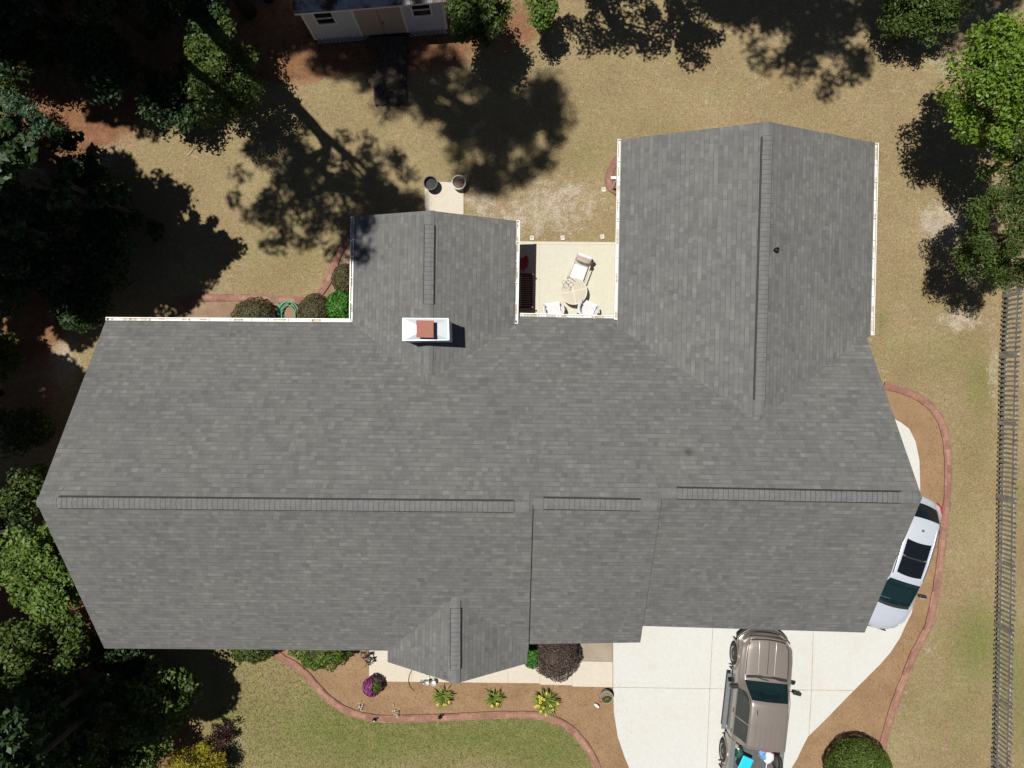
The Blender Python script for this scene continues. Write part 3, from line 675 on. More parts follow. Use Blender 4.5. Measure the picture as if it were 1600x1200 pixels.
# chimney chase on the back wing's ridge
def chimney():
    zt = 4.75
    a, b, c, d = P(628.5, 497, zt), P(701.5, 497.5, zt), P(702.5, 531.5, zt), P(628.5, 532.5, zt)
    mb = MB(); mid = (a + b + c + d) / 4
    ins = [p + (mid - p) * .035 for p in (a, b, c, d)]
    mb.prism([(p.x, p.y) for p in reversed(ins)], 2.6, zt - .05)
    ch = mb.build("chimney", MT['siding_blue'], house)
    mc = MB(); mc.prism([(p.x, p.y) for p in (d, c, b, a)], zt - .07, zt)
    n = 4; base = [(d + (mid - d) * .07), (c + (mid - c) * .07), (b + (mid - b) * .07), (a + (mid - a) * .07)]
    mc.add([p + Vector((0, 0, .002)) for p in base] + [p + (mid - p) * .6 + Vector((0, 0, .045)) for p in base], [(0, 1, 5, 4), (1, 2, 6, 5), (2, 3, 7, 6), (3, 0, 4, 7), (4, 5, 6, 7)])
    for p, q in ((a, b), (b, c), (c, d), (d, a)): mc.bar(p + (mid - p) * .02 + Vector((0, 0, .008)), q + (mid - q) * .02 + Vector((0, 0, .008)), .02, .022)
    mc.build("chase_cap", MT['cap_white'], ch)
    mf = MB(); z2 = zt + .34; f = [P(650.3, 500.5, z2), P(677.6, 501, z2), P(677.6, 528, z2), P(653, 528, z2)]; f[3] = P(650.5, 527, z2)
    fc = sum(f, Vector()) / 4
    mf.prism([(p.x, p.y) for p in reversed(f)], z2 - .06, z2)
    mf.prism([(fc.x + sx * .2, fc.y + sy * .19) for sx, sy in ((-1, -1), (1, -1), (1, 1), (-1, 1))], zt + .02, z2 - .06, 0)
    mf.build("flue_cap", MT['rust'], ch, bevel=.012)
    bb = MB(); fl = [p + (p - mid) * .06 for p in (a, b, c, d)]
chimney()
q = P(1213, 390, 4.35); mb = MB(); mb.lathe((q.x, q.y, 4.12), [(.16, 0), (.15, .05), (.085, .10), (.085, .16)], 20, M=Matrix.Rotation(R(20), 3, 'Y')); mb.lathe((q.x, q.y, 4.15), [(.06, 0), (.06, .30), (.05, .30), (.05, .15)], 16); mb.build("plumbing_vent", MT['vent_black'], house)
# downspouts
q = P(960, 277.5, 1.4); mb = MB(); mb.box((q.x + .14, q.y, 1.3), (.08, .07, 2.4)); mb.box(P(960, 278, .12) + Vector((.05, 0, 0)), (.36, .10, .07)); mb.build("downspout", MT['gutter'], house)
q = P(173, 1010, 2.4); mb = MB(); mb.box((q.x + .05, q.y + .02, 2.48), (.24, .10, .09)); mb.build("downspout_top", MT['iron'], house)  # dark downspout piece at the left front eave corner, no lamp

# ------------------------------------------------------------------ shed with ramp
def shed():
    A, B = P(497, 67), P(699, 50.5)
    d = (B - A).normalized(); n = Vector((-d.y, d.x, 0)); L = (B - A).length; D = 3.0
    s = thing("garden_shed", "white garden shed with rusty corrugated roof behind the back lawn", "shed", (A.x, A.y, 0))
    def q(u, v, z): return A + d * u + n * v + Vector((0, 0, z))
    mb = MB()
    zb, zt = .30, 2.22
    for (u0, v0), (u1, v1) in (((0, 0), (L, 0)), ((L, 0), (L, D)), ((L, D), (0, D)), ((0, D), (0, 0))):
        k = 16; nn = (q(u1, v1, 0) - q(u0, v0, 0)).normalized(); o = Vector((nn.y, -nn.x, 0))
        for i in range(k):
            z0 = zb + (zt - zb) * i / k; z1 = zb + (zt - zb) * (i + 1) / k
            mb.add([q(u0, v0, z0) + o * .014, q(u1, v1, z0) + o * .014, q(u1, v1, z1), q(u0, v0, z1)], [(0, 1, 2, 3)])
            mb.add([q(u0, v0, z0), q(u1, v1, z0), q(u1, v1, z0) + o * .014, q(u0, v0, z0) + o * .014], [(0, 1, 2, 3)])
    for u in (0, L): mb.add([q(u, 0, zt), q(u, D, zt), q(u, D / 2, zt + .75)], [(0, 1, 2)])
    mb.build("wall", MT['shedwall'], s)
    mb = MB()
    for (u, v) in ((0, 0), (L, 0)): mb.box(q(u, v, (zb + zt) / 2), (.09, .09, zt - zb), math.atan2(d.y, d.x))
    mb.bar(q(-.05, -.022, zt - .05), q(L + .05, -.022, zt - .05), .03, .14)
    mb.build("corner_trim", MT['white_trim'], s)
    # corrugated roof, two slopes
    mb = MB(); k = 150; rise = .75
    for sg in (0, 1):
        rows = []
        for i in range(k + 1):
            u = -.18 + (L + .36) * i / k; w = .018 * math.cos(i * math.pi)
            e = q(u, -.14 if sg == 0 else D + .14, zt + .02 + w); t = q(u, D / 2, zt + rise + .04 + w)
            rows.append((e, t))
        for i in range(k):
            mb.add([rows[i][0], rows[i + 1][0], rows[i + 1][1], rows[i][1]], [(0, 1, 2, 3)] if sg == 0 else [(3, 2, 1, 0)])
    m_, nt, b = new_mat("rusty_corrugated_metal"); geo = N(nt, "ShaderNodeNewGeometry")
    f1 = noise(nt, geo.outputs["Position"], 1.6, 5, 0.65)
    c = mixc(nt, ramp(nt, f1, [(0.45, 0.0), (0.6, 1.0)]), (0.50, 0.51, 0.53), (0.13, 0.065, 0.042)); nt.links.new(c, b.inputs["Base Color"])
    b.inputs["Roughness"].default_value = .45; b.inputs["Metallic"].default_value = .35
    mb.build("roof", m_, s)
    mb = MB(); mb.bar(q(-.18, -.13, zt - .035), q(L + .18, -.13, zt - .035), .02, .09); mb.build("eave_trim", MT['white_trim'], s)
    # big double panel door, tan
    u0, u1 = L * .365, L * .695
    mb = MB()
    mb.box(q((u0 + u1) / 2, -.03, 1.20), (u1 - u0, .05, 1.72), math.atan2(d.y, d.x)); dr = mb.build("door", MT['sheddoor'], s)
    mb = MB(); mb.box(q((u0 + u1) / 2, -.060, 1.20), (.012, .012, 1.70), math.atan2(d.y, d.x)); mb.box(q((u0 + u1) / 2 + .08, -.065, 1.1), (.03, .03, .14), math.atan2(d.y, d.x)); mb.build("handle", MT['iron'], dr)
    for u in (u0 - .05, u1 + .05): mb = MB(); mb.box(q(u, -.035, 1.22), (.09, .045, 1.8), math.atan2(d.y, d.x)); mb.build("door_trim", MT['white_trim'], s)
    rz = math.atan2(d.y, d.x)
    for uc, zc in ((L * .145, 1.66), (L * .845, 1.70)):
        mb = MB()
        for du in (-.33, .33): mb.box(q(uc + du, -.035, zc), (.07, .05, .80), rz)
        for dzz in (-.385, .385): mb.box(q(uc, -.036, zc + dzz), (.73, .05, .07), rz)
        mb.box(q(uc, -.037, zc), (.59, .04, .045), rz)
        w = mb.build("window", MT['white_trim'], s)
        mb = MB(); mb.box(q(uc, -.017, zc), (.62, .012, .74), rz); mb.build("pane", MT['black_gloss'], w)
    # lattice skirt
    nL = int(L / .153)
    for ua, ub in ((0, u0 - .05), (u1 + .05, L)):
     mb = MB()
     for i in range(nL):
        u = i * .085 * 1.8
        if not ua <= u < ub: continue
        mb.bar(q(u, -.012, .02), q(min(u + .25, L), -.012, .29), .008, .026, up=n); mb.bar(q(min(u + .25, L), -.022, .02), q(u, -.022, .29), .008, .026, up=n)
     mb.bar(q(ua, -.03, .295), q(ub, -.03, .295), .008, .02); mb.bar(q(ua, -.03, .012), q(ub, -.03, .012), .008, .02)
     mb.build("lattice_skirt", MT['white_trim'], s)
    mb = MB(); mb.box(q(L / 2, D / 2, .13), (L - .1, D - .1, .26), rz); mb.build("floor_frame", MT['ramp'], s)
    # wooden ramp
    r = thing("wooden_ramp", "dark weathered wooden ramp leading down from the white shed", "ramp", (*P(606, 110).xy, 0))
    a0, a1, b0, b1 = P(577, 58, .30), P(634, 56, .30), P(586, 166, .05), P(636, 163, .05)
    mb = MB(); rr = random.Random(4); k = 11
    for i in range(k):
        t = (i + .5) / k; p, e = a0.lerp(a1, t), b0.lerp(b1, t)
        w = (a1 - a0).length / k * .93; j = rr.uniform(-.04, .04)
        mb.bar(p, e + (e - p).normalized() * j, w, .035)
    mb.build("ramp_board", MT['ramp'], r)
    mb = MB()
    for t in (.04, .96): p, e = a0.lerp(a1, t), b0.lerp(b1, t); mb.bar(p - Vector((0, 0, .13)), e - Vector((0, 0, .035)), .05, .12 if t < 2 else .1)
    for t in (.02, .35, .68): p, e = a0.lerp(b0, t), a1.lerp(b1, t); mb.bar(p - Vector((0, 0, .07)), e - Vector((0, 0, .07)), .05, .06)
    mb.build("ramp_frame", MT['ramp'], r)
shed()

# ------------------------------------------------------------------ fence
def fence():
    top = [P(1580, 440), P(1562, 555), P(1561, 600), P(1559, 700), P(1557, 800), P(1556, 900), P(1553.5, 1000), P(1551.5, 1100), P(1549, 1200), P(1547, 1260)]
    f = thing("picket_fence", "long weathered grey wooden picket fence along the side lawn", "fence", (*top[0].xy, 0))
    line = smooth_path([P(1568, 440)] + top[1:], 8)
    L = [0]
    for i in range(1, len(line)): L.append(L[-1] + (line[i] - line[i - 1]).length)
    def at(s):
        for i in range(1, len(line)):
            if L[i] >= s: t = (s - L[i - 1]) / (L[i] - L[i - 1]); return line[i - 1].lerp(line[i], t), (line[i] - line[i - 1]).normalized()
        return line[-1], (line[-1] - line[-2]).normalized()
    tot = L[-1]; rr = random.Random(9)
    rails = []
    for z in (.30, .80):
        mb = MB(); k = int(tot / 2.45)
        for i in range(k + 1):
            a, _ = at(min(tot, i * 2.45)); b, _ = at(min(tot, (i + 1) * 2.45))
            if (b - a).length > .05: mb.bar(a + Vector((0, 0, z)), b + Vector((0, 0, z)), .042, .085)
        mb.build("rail", MT['fence'], f)
    s = .05
    mp = MB()
    while s < tot:
        p, d = at(s); n = Vector((d.y, -d.x, 0)); n = n if n.x > 0 else -n
        hh = 1.02 + rr.uniform(-.035, .035); w = .078; yaw = math.atan2(d.y, d.x)
        M = Matrix.Rotation(yaw + rr.uniform(-.06, .06), 3, 'Z') @ Matrix.Rotation(rr.uniform(-.035, .035), 3, 'Y') @ Matrix.Rotation(rr.uniform(-.02, .02), 3, 'X')
        c = p - n * .034
        mp.box(c + Vector((0, 0, hh / 2 + .04)), (w, .019, hh - .08), rot=M)
        mp.add([c + M @ Vector((-w / 2, -.0095, hh - .001)), c + M @ Vector((w / 2, -.0095, hh - .001)), c + M @ Vector((w / 2, .0095, hh - .001)), c + M @ Vector((-w / 2, .0095, hh - .001)), c + M @ Vector((0, -.0095, hh + .05)), c + M @ Vector((0, .0095, hh + .05))],
               [(0, 1, 4), (2, 3, 5), (1, 2, 5, 4), (3, 0, 4, 5)])
        s += .172 + rr.uniform(-.004, .004)
    pk = mp.build("picket", MT['fence'], f); pk['kind'] = 'stuff'
    for y in (470, 556, 660, 770, 872, 978, 1083, 1186):
        base = None
        ty = P(1560, y).y
        sidx = min(range(len(line)), key=lambda i: abs(line[i].y - ty)); p = line[sidx]
        mb = MB(); mb.box(p + Vector((-.005, 0, .47)), (.075, .13, .94)); mb.build("post", MT['fence'], f)
fence()

# ------------------------------------------------------------------ vehicles
def interp(tab, y, k):
    tab = sorted(tab)
    ys = [t[0] for t in tab]; return float(np.interp(y, ys, [t[k] for t in tab]))
def car_grid(tab, ys, roof_curve=0.03, sill=0.30):
    """stations along y; each a row of points from the left sill over the top to the right sill"""
    rows = []
    for y in ys:
        w, b, t, rw = (interp(tab, y, k) for k in (1, 2, 3, 4))
        half = [(w * .955, sill), (w * .992, sill + (b - sill) * .33), (w, sill + (b - sill) * .66), (w * .985, b - .03), (w * .955, b)]
        for f in (.33, .67): half.append((w * .955 + (rw - w * .955) * f, b + (t - .045 - b) * f))
        half.append((rw, t - .045)); half.append((rw - .035, t - .012)); half.append((rw - .09, t))
        for f in (.8, .6, .4, .2, 0.0): half.append(((rw - .09) * f, t + roof_curve * (1 - f * f)))
        full = [(-x, z) for x, z in half] + [(x, z) for x, z in reversed(half[:-1])]
        rows.append([Vector((x, y, z)) for x, z in full])
    return rows
NS = 29   # points across; index 14 is the centre line
def patch(rows, faces_ok, lift=0.0):
    mb = MB(); idx = {}
    def vid(i, j):
        if (i, j) not in idx: idx[(i, j)] = len(mb.v); mb.v.append(tuple(rows[i][j] + Vector((0, 0, lift))))
        return idx[(i, j)]
    for i in range(len(rows) - 1):
        for j in range(NS - 1):
            if faces_ok(i, j):
                mb.f.append([vid(i, j), vid(i, j + 1), vid(i + 1, j + 1), vid(i + 1, j)]); mb.m.append(0); mb.uv.append(None)
    return mb
def wheel(mbt, mbr, c, r=.37, w=.22, side=-1):
    M = Matrix.Rotation(R(90) * -side * -1, 3, 'Y')
    M = Matrix.Rotation(R(90) if side > 0 else R(-90), 3, 'Y')
    mbt.lathe(c, [(r * .66, -w / 2), (r * .93, -w / 2), (r, -w / 2 + .035), (r, w / 2 - .035), (r * .93, w / 2), (r * .68, w / 2), (r * .66, w / 2 - .03)], 32, M=M)
    mbr.lathe(c, [(0.02, w / 2 - .035), (r * .16, w / 2 - .025), (r * .22, w / 2 - .05), (r * .60, w / 2 - .03), (r * .675, w / 2 - .005), (r * .69, w / 2 - .03), (r * .66, -w / 2)], 32, M=M)
def place(root_loc, rz, name, mb, mat, root, smooth=True, bevel=0.0, sub=0):
    o = mb.build(name, mat, None, None, smooth=smooth, bevel=bevel); o.parent = root
    if smooth:
        o.data.polygons.foreach_set("use_smooth", [True] * len(o.data.polygons))
        try: o.data.set_sharp_from_angle(angle=R(38))
        except Exception: pass
    return o

def truck():
    loc = Vector((8.73, -11.57, .03)); rz = R(-6.3)
    t = thing("pickup_truck", "taupe extended cab pickup truck parked on the white driveway", "pickup truck", loc); t.rotation_euler = (0, 0, rz)
    tab = [(2.66, .58, .70, .78, .46), (2.60, .74, .80, .90, .60), (2.50, .83, .88, .99, .68), (2.30, .915, .95, 1.05, .755), (2.0, .94, .99, 1.085, .79), (1.30, .95, 1.04, 1.15, .80), (1.18, .95, 1.05, 1.17, .79),
           (.72, .95, 1.06, 1.68, .655), (.60, .95, 1.06, 1.735, .65), (.1, .95, 1.06, 1.77, .655), (-.85, .95, 1.06, 1.76, .65), (-.93, .95, 1.06, 1.72, .64), (-.96, .94, 1.06, 1.66, .63)]
    ys = [2.66, 2.63, 2.60, 2.55, 2.50, 2.4, 2.3, 2.15, 2.0, 1.8, 1.6, 1.45, 1.30, 1.24, 1.18, 1.02, .87, .72, .66, .60, .5, .35, .1, -.12, -.16, -.5, -.78, -.85, -.93, -.96]
    rows = car_grid(tab, ys, .035, .36)
    for i, y in enumerate(ys):                       # the nose and windscreen bow forward in plan
        for j in range(NS):
            f = 1 - (rows[i][j].x / .95) ** 2
            if y > 1.15: rows[i][j].y += .12 * f * min(1, (y - 1.15) / .2) - .10 * (1 - f) * max(0, (y - 2.2) / .4)
    yi = {y: i for i, y in enumerate(ys)}
    rng = lambda i, a, b: yi[a] <= i < yi[b]
    is_ws = lambda i, j: rng(i, 1.18, .72) and 8 <= j <= 19
    is_sg = lambda i, j: (rng(i, .87, -.12) or rng(i, -.16, -.78)) and (4 <= j <= 6 or 21 <= j <= 23)
    is_hood = lambda i, j: rng(i, 2.5, 1.30) and 8 <= j <= 19
    body = patch(rows, lambda i, j: not is_ws(i, j) and not is_sg(i, j))
    o = len(body.v); body.v += [tuple(v) for v in rows[0]]; body.f.append(list(range(o, o + NS))); body.m.append(0); body.uv.append(None)
    o = len(body.v); body.v += [tuple(v) for v in rows[-1]]; body.f.append(list(reversed(range(o, o + NS)))); body.m.append(0); body.uv.append(None)
    bo = place(loc, rz, "cab_body", body, MT['truck_paint'], t)
    place(loc, rz, "hood", patch(rows, is_hood, .016), MT['truck_paint'], t)
    sm = MB(); sm.tube([(0, y + .12, interp(tab, y, 3) + .053) for y in (2.45, 2.3, 2.15, 2.0, 1.8, 1.6, 1.45, 1.34)], .009, 6)
    place(loc, rz, "hood_seam", sm, MT['black_trim'], t, smooth=False)
    for sx in (-1, 1):
        sm = MB(); sm.tube([(sx * (interp(tab, y, 4) - .06), y + .04, interp(tab, y, 3) + .014) for y in (2.42, 2.3, 2.1, 1.9, 1.7, 1.5, 1.34)], .016, 6); place(loc, rz, "hood_seam", sm, MT['black_trim'], t)
    def hood_pt(x, y, up): f = 1 - (x / .95) ** 2; return (x, y + .12 * f * min(1, (y - 1.15) / .2) - .10 * (1 - f) * max(0, (y - 2.2) / .4), interp(tab, y, 3) + .035 * (1 - (x / (interp(tab, y, 4) - .09)) ** 2) + .016 + up)
    for x in (-.32, .24):
        mc = MB(); mc.tube([hood_pt(x * (1.06 - .06 * (2.45 - y)), y, .004) for y in (2.45, 2.3, 2.15, 2.0, 1.8, 1.6, 1.45, 1.34)], .017, 8); place(loc, rz, "hood_ridge", mc, MT['truck_paint'], t)
    mc = MB(); mc.tube([hood_pt(x, 2.49, .0) for x in np.linspace(-.60, .60, 13)], .020, 6); place(loc, rz, "hood_front_gap", mc, MT['black_trim'], t)
    mc = MB(); mc.tube([(p[0] * 1.05, p[1] + .055, p[2] - .035) for p in [hood_pt(x, 2.52, .0) for x in np.linspace(-.62, .62, 13)]], .030, 6); place(loc, rz, "grille_trim", mc, MT['chrome'], t)
    place(loc, rz, "windshield", patch(rows, is_ws, .004), MT['windshield'], t)
    for nm, lo in (("left", (4, 6)), ("right", (21, 23))):
        for y0, y1 in ((.87, -.12), (-.16, -.78)):
            place(loc, rz, "side_window", patch(rows, lambda i, j: rng(i, y0, y1) and lo[0] <= j <= lo[1]), MT['sideglass'], t)
    # cowl, wipers
    mb = MB()
    for k in range(9):
        x0 = -.72 + k * .16; bow = lambda x: 1.36 + .10 * (1 - (x / .95) ** 2)
        mb.bar((x0, bow(x0) - .09, 1.192), (x0 + .16, bow(x0 + .16) - .09, 1.192), .085, .012)
    place(loc, rz, "cowl", mb, MT['black_trim'], t, smooth=False)
    mb = MB()
    for x0 in (-.45, .2): mb.tube([(x0, 1.36, 1.205), (x0 + .25, 1.30, 1.25), (x0 + .50, 1.27, 1.28)], .009, 6)
    place(loc, rz, "wiper", mb, MT['black_trim'], t)
    # interior
    for x in (-.36, .36):
        mb = MB(); mb.box((x, .42, .80), (.50, .50, .16)); mb.box((x, .20, 1.05), (.48, .14, .56), rot=Matrix.Rotation(R(-14), 3, 'X')); mb.box((x, .13, 1.38), (.24, .09, .18)); place(loc, rz, "seat", mb, MT['seat'], t, smooth=False, bevel=.04)
    mb = MB(); mb.box((0, -.55, .95), (1.3, .3, .5)); place(loc, rz, "rear_seat", mb, MT['seat'], t, smooth=False, bevel=.04)
    mb = MB(); mb.box((0, .98, 1.0), (1.40, .34, .20)); mb.box((0, .1, .62), (1.5, 2.0, .06)); mb.lathe((-.36, .74, 1.06), [(.17, 0), (.19, .012), (.17, .024)], 20, M=Matrix.Rotation(R(-60), 3, 'X')); place(loc, rz, "dashboard", mb, MT['dash'], t, smooth=False)
    # roof ribs pressed into the rear half
    mb = MB()
    for x in (-.42, -.25, -.08, .09, .26, .43):
        pts = [(x, .0, 1.789 + .025 * (1 - (x / .56) ** 2) - .008), (x, -.82, 1.780 + .03 * (1 - (x / .56) ** 2) - .008)]; mb.tube(pts, .011, 6)
    place(loc, rz, "roof_rib", mb, MT['truck_paint'], t)
    mb = MB(); mb.tube([(-.44, .42, 1.77), (-.44, .36, 1.81), (-.43, .30, 1.84)], .014, 6); place(loc, rz, "antenna", mb, MT['black_trim'], t)
    # roof drip rails (bright)
    for sx in (-1, 1):
        mb = MB(); mb.tube([(sx * .80, 1.16, 1.13), (sx * .70, .74, 1.64), (sx * .662, .45, 1.727), (sx * .662, -.9, 1.722)], .015, 6); place(loc, rz, "drip_rail", mb, MT['truck_paint'], t)
    # grille, bumper, lamps
    def arc(y, z, hw, bow, th, h, m_, name):
        mb = MB(); n = 16; q = []
        for k in range(n + 1):
            x = -hw + 2 * hw * k / n; f = abs(x / hw); q.append(Vector((x, y - bow * f ** 2.6, z)))
        vs = []
        for p in q:
            vs += [p + Vector((0, th / 2, -h / 2)), p + Vector((0, th / 2, h / 2)), p + Vector((0, -th / 2, h / 2)), p + Vector((0, -th / 2, -h / 2))]
        fs = []
        for k in range(n):
            a = 4 * k; b = a + 4
            for e in range(4): fs.append((a + e, a + (e + 1) % 4, b + (e + 1) % 4, b + e))
        fs += [(3, 2, 1, 0), (4 * n, 4 * n + 1, 4 * n + 2, 4 * n + 3)]
        mb.add(vs, fs); return place(loc, rz, name, mb, m_, t, bevel=.02)
    arc(2.80, .60, .93, .42, .16, .10, MT['chrome'], "front_bumper")
    arc(2.83, .50, .90, .42, .10, .22, MT['black_trim'], "lower_valance")
    arc(2.70, .79, .62, .16, .10, .16, MT['chrome'], "grille")
    for sx in (-1, 1):
        mb = MB(); mb.box((sx * .70, 2.46, .85), (.30, .14, .16), -sx * .5); place(loc, rz, "headlight", mb, MT['lamp_lens'], t, smooth=False, bevel=.03)
    mb = MB(); mb.box((-.40, 2.58, .99), (.12, .05, .04)); place(loc, rz, "hood_badge", mb, MT['chrome'], t, smooth=False)
    # mirrors
    for sx in (-1, 1):
        mb = MB(); mb.box((sx * 1.10, .93, 1.16), (.28, .12, .20), sx * -.15); mb.bar((sx * .93, .90, 1.05), (sx * 1.06, .93, 1.08), .05, .05)
        mo = place(loc, rz, "side_mirror", mb, MT['black_trim'], t, smooth=False, bevel=.025)
        mb = MB(); mb.box((sx * 1.11, .858, 1.18), (.22, .03, .15), rot=Matrix.Rotation(sx * -.15, 3, 'Z') @ Matrix.Rotation(R(-18), 3, 'X')); g = place(loc, rz, "mirror_glass", mb, MT['chrome'], mo, smooth=False)
    for sx in (-1, 1):
        for y in (.0, -.72):
            mb = MB(); mb.box((sx * .955, y, .93), (.03, .16, .035)); place(loc, rz, "door_handle", mb, MT['chrome' if sx < 0 else 'black_trim'], t, smooth=False, bevel=.008)
    for sx in (-1, 1):
        mb = MB(); mb.box((sx * 1.02, .05, .40), (.15, 2.0, .05))
        for k in range(26): mb.box((sx * 1.02, -.92 + k * .075, .428), (.13, .03, .008))
        place(loc, rz, "running_board", mb, MT['grey_plastic'], t, smooth=False)
        
        for y in (1.27, -2.27): mb = MB(); mb.box((sx * .93, y, .42), (.20, .03, .22)); place(loc, rz, "mud_flap", mb, MT['rubber'], t, smooth=False)
    # bed
    mb = MB(); y0, y1 = -1.0, -2.95; ym = (y0 + y1) / 2; ln = y0 - y1
    for sx in (-1, 1):
        mb.add([(sx * .94, y0, .42), (sx * .94, y1, .42), (sx * .955, y1, .8), (sx * .955, y0, .8), (sx * .925, y1, 1.08), (sx * .925, y0, 1.08), (sx * .80, y1, 1.08), (sx * .80, y0, 1.08), (sx * .79, y1, .70), (sx * .79, y0, .70)],
               [(0, 1, 2, 3), (3, 2, 4, 5), (5, 4, 6, 7), (7, 6, 8, 9)] if sx < 0 else [(3, 2, 1, 0), (5, 4, 2, 3), (7, 6, 4, 5), (9, 8, 6, 7)])
    mb.box((0, y0 + .0, .87), (1.86, .05, .40)); mb.box((0, y1 - .02, .80), (1.86, .06, .56)); place(loc, rz, "bed_wall", mb, MT['truck_paint'], t, smooth=False)
    mb = MB()
    for sx in (-1, 1): mb = MB(); mb.box((sx * .865, ym, 1.09), (.15, ln, .025)); place(loc, rz, "bed_rail", mb, MT['grey_plastic'], t, smooth=False, bevel=.008)
    mb = MB(); mb.box((0, ym, .68), (1.60, ln, .05))
    for k in range(14): mb.box((-.72 + k * .11, ym, .712), (.05, ln - .06, .014))
    place(loc, rz, "bed_floor", mb, MT['bedliner'], t, smooth=False)
    for sx in (-1, 1):
        for y in (1.765, -1.765):
            mt, mr = MB(), MB(); wheel(mt, mr, Vector((sx * .855, y, .37)), .375, .24, sx)
            w = place(loc, rz, "wheel", mt, MT['rubber'], t); place(loc, rz, "rim", mr, MT['chrome'], w)
            mb = MB(); mb.tube([(sx * .955, y + .50 * math.cos(a), .37 + .50 * math.sin(a)) for a in [R(x) for x in range(-10, 191, 10)]], .03, 6); place(loc, rz, "wheel_arch", mb, MT['truck_paint'], t)
    return t
truck()

def car():
    loc = Vector((13.77, -5.93, .03)); rz = R(180 - 17.3)
    c = thing("parked_car", "silver car with black panoramic sunroof half hidden under the garage roof", "car", loc); c.rotation_euler = (0, 0, rz)
    tab = [(2.72, .52, .60, .66, .36), (2.66, .66, .68, .74, .50), (2.5, .79, .77, .84, .62), (2.25, .87, .86, .93, .71), (1.82, .90, .97, 1.05, .74), (1.70, .905, .99, 1.075, .73),
           (.88, .91, 1.02, 1.55, .575), (.72, .91, 1.02, 1.595, .57), (.2, .91, 1.03, 1.625, .575), (-.6, .91, 1.04, 1.62, .575), (-1.25, .905, 1.05, 1.585, .565), (-1.32, .90, 1.05, 1.55, .565), (-1.70, .885, 1.04, 1.10, .63), (-1.78, .85, .98, 1.02, .60), (-1.92, .80, .90, .94, .58), (-1.97, .70, .78, .82, .5)]
    ys = [2.72, 2.69, 2.66, 2.58, 2.5, 2.38, 2.25, 2.05, 1.92, 1.82, 1.76, 1.70, 1.5, 1.3, 1.1, .88, .80, .72, .62, .45, .2, .03, 0.0, -.3, -.55, -.62, -1.0, -1.25, -1.32, -1.45, -1.58, -1.70, -1.78, -1.86, -1.92, -1.97]
    rows = car_grid(tab, ys, .03, .30)
    for i, y in enumerate(ys):
        for j in range(NS):
            f = 1 - (rows[i][j].x / .91) ** 2
            if y > .7: rows[i][j].y += .15 * f * min(1, (y - .7) / .8) - .12 * (1 - f) * max(0, (y - 2.2) / .5)
            if y < -1.2: rows[i][j].y -= .14 * f * min(1, (-1.2 - y) / .4) - .06 * (1 - f)
    yi = {y: i for i, y in enumerate(ys)}
    rng = lambda i, a, b: yi[a] <= i < yi[b]
    is_ws = lambda i, j: rng(i, 1.70, .88) and 8 <= j <= 19
    is_rw = lambda i, j: rng(i, -1.32, -1.70) and 7 <= j <= 20
    is_sg = lambda i, j: rng(i, 1.1, -1.0) and (4 <= j <= 6 or 21 <= j <= 23) and not rng(i, .03, 0.0)
    is_sr = lambda i, j: (rng(i, .62, .03) or rng(i, 0.0, -.55)) and 10 <= j <= 17
    is_hood = lambda i, j: rng(i, 2.58, 1.82) and 8 <= j <= 19
    body = patch(rows, lambda i, j: not (is_ws(i, j) or is_rw(i, j) or is_sg(i, j)))
    for k, rev in ((0, False), (-1, True)):
        o = len(body.v); body.v += [tuple(v) for v in rows[k]]; q = list(range(o, o + NS)); body.f.append(q[::-1] if rev else q); body.m.append(0); body.uv.append(None)
    place(loc, rz, "body", body, MT['car_paint'], c)
    place(loc, rz, "hood", patch(rows, is_hood, .010), MT['car_paint'], c)
    place(loc, rz, "windshield", patch(rows, is_ws, .003), MT['windshield'], c)
    place(loc, rz, "rear_window", patch(rows, is_rw, .003), MT['black_gloss'], c)
    def panel(y0, y1):
        mb = MB(); zt = 1.655; n = 8
        xs = [-.425 + .85 * k / n for k in range(n + 1)]
        zf = lambda x, y: interp(tab, y, 3) + .03 * (1 - (x / .49) ** 2)
        top = [[Vector((x, y + .05 * (1 - (x / .45) ** 2), zf(x, y) + .016)) for x in xs] for y in (y0, (y0 + y1) / 2, y1)]
        for i in range(2):
            for k in range(n): mb.add([top[i][k], top[i][k + 1], top[i + 1][k + 1], top[i + 1][k]], [(0, 1, 2, 3)])
        ring = top[0] + [top[1][-1]] + top[2][::-1] + [top[1][0]]
        low = [p - Vector((0, 0, .04)) for p in ring]; m_ = len(ring)
        mb.add(ring + low, [(k, (k + 1) % m_, m_ + (k + 1) % m_, m_ + k) for k in range(m_)])
        return place(loc, rz, "sunroof", mb, MT['black_gloss'], c)
    panel(.64, .018); panel(.004, -.56)
    mb = MB(); mb.box((0, .055, 1.662), (.84, .05, .02)); place(loc, rz, "sunroof_seal", mb, MT['black_trim'], c, smooth=False)
    for lo in ((4, 6), (21, 23)):
        for y0, y1 in ((1.1, .03), (0.0, -1.0)):
            place(loc, rz, "side_window", patch(rows, lambda i, j: rng(i, y0, y1) and lo[0] <= j <= lo[1]), MT['sideglass'], c)
    mb = MB()
    for k in range(8):
        x0 = -.66 + k * .165; bow = lambda x: 1.72 + .15 * (1 - (x / .91) ** 2)
        mb.bar((x0, bow(x0), 1.095 + .02 * (1 - (x0 / .7) ** 2)), (x0 + .165, bow(x0 + .165), 1.095 + .02 * (1 - ((x0 + .165) / .7) ** 2)), .11, .014)
    place(loc, rz, "cowl", mb, MT['black_trim'], c, smooth=False)
    mb = MB()
    for x0 in (-.5, .05): mb.tube([(x0, 1.80, 1.13), (x0 + .28, 1.74, 1.155), (x0 + .55, 1.70, 1.165)], .011, 6)
    place(loc, rz, "wiper", mb, MT['black_trim'], c)
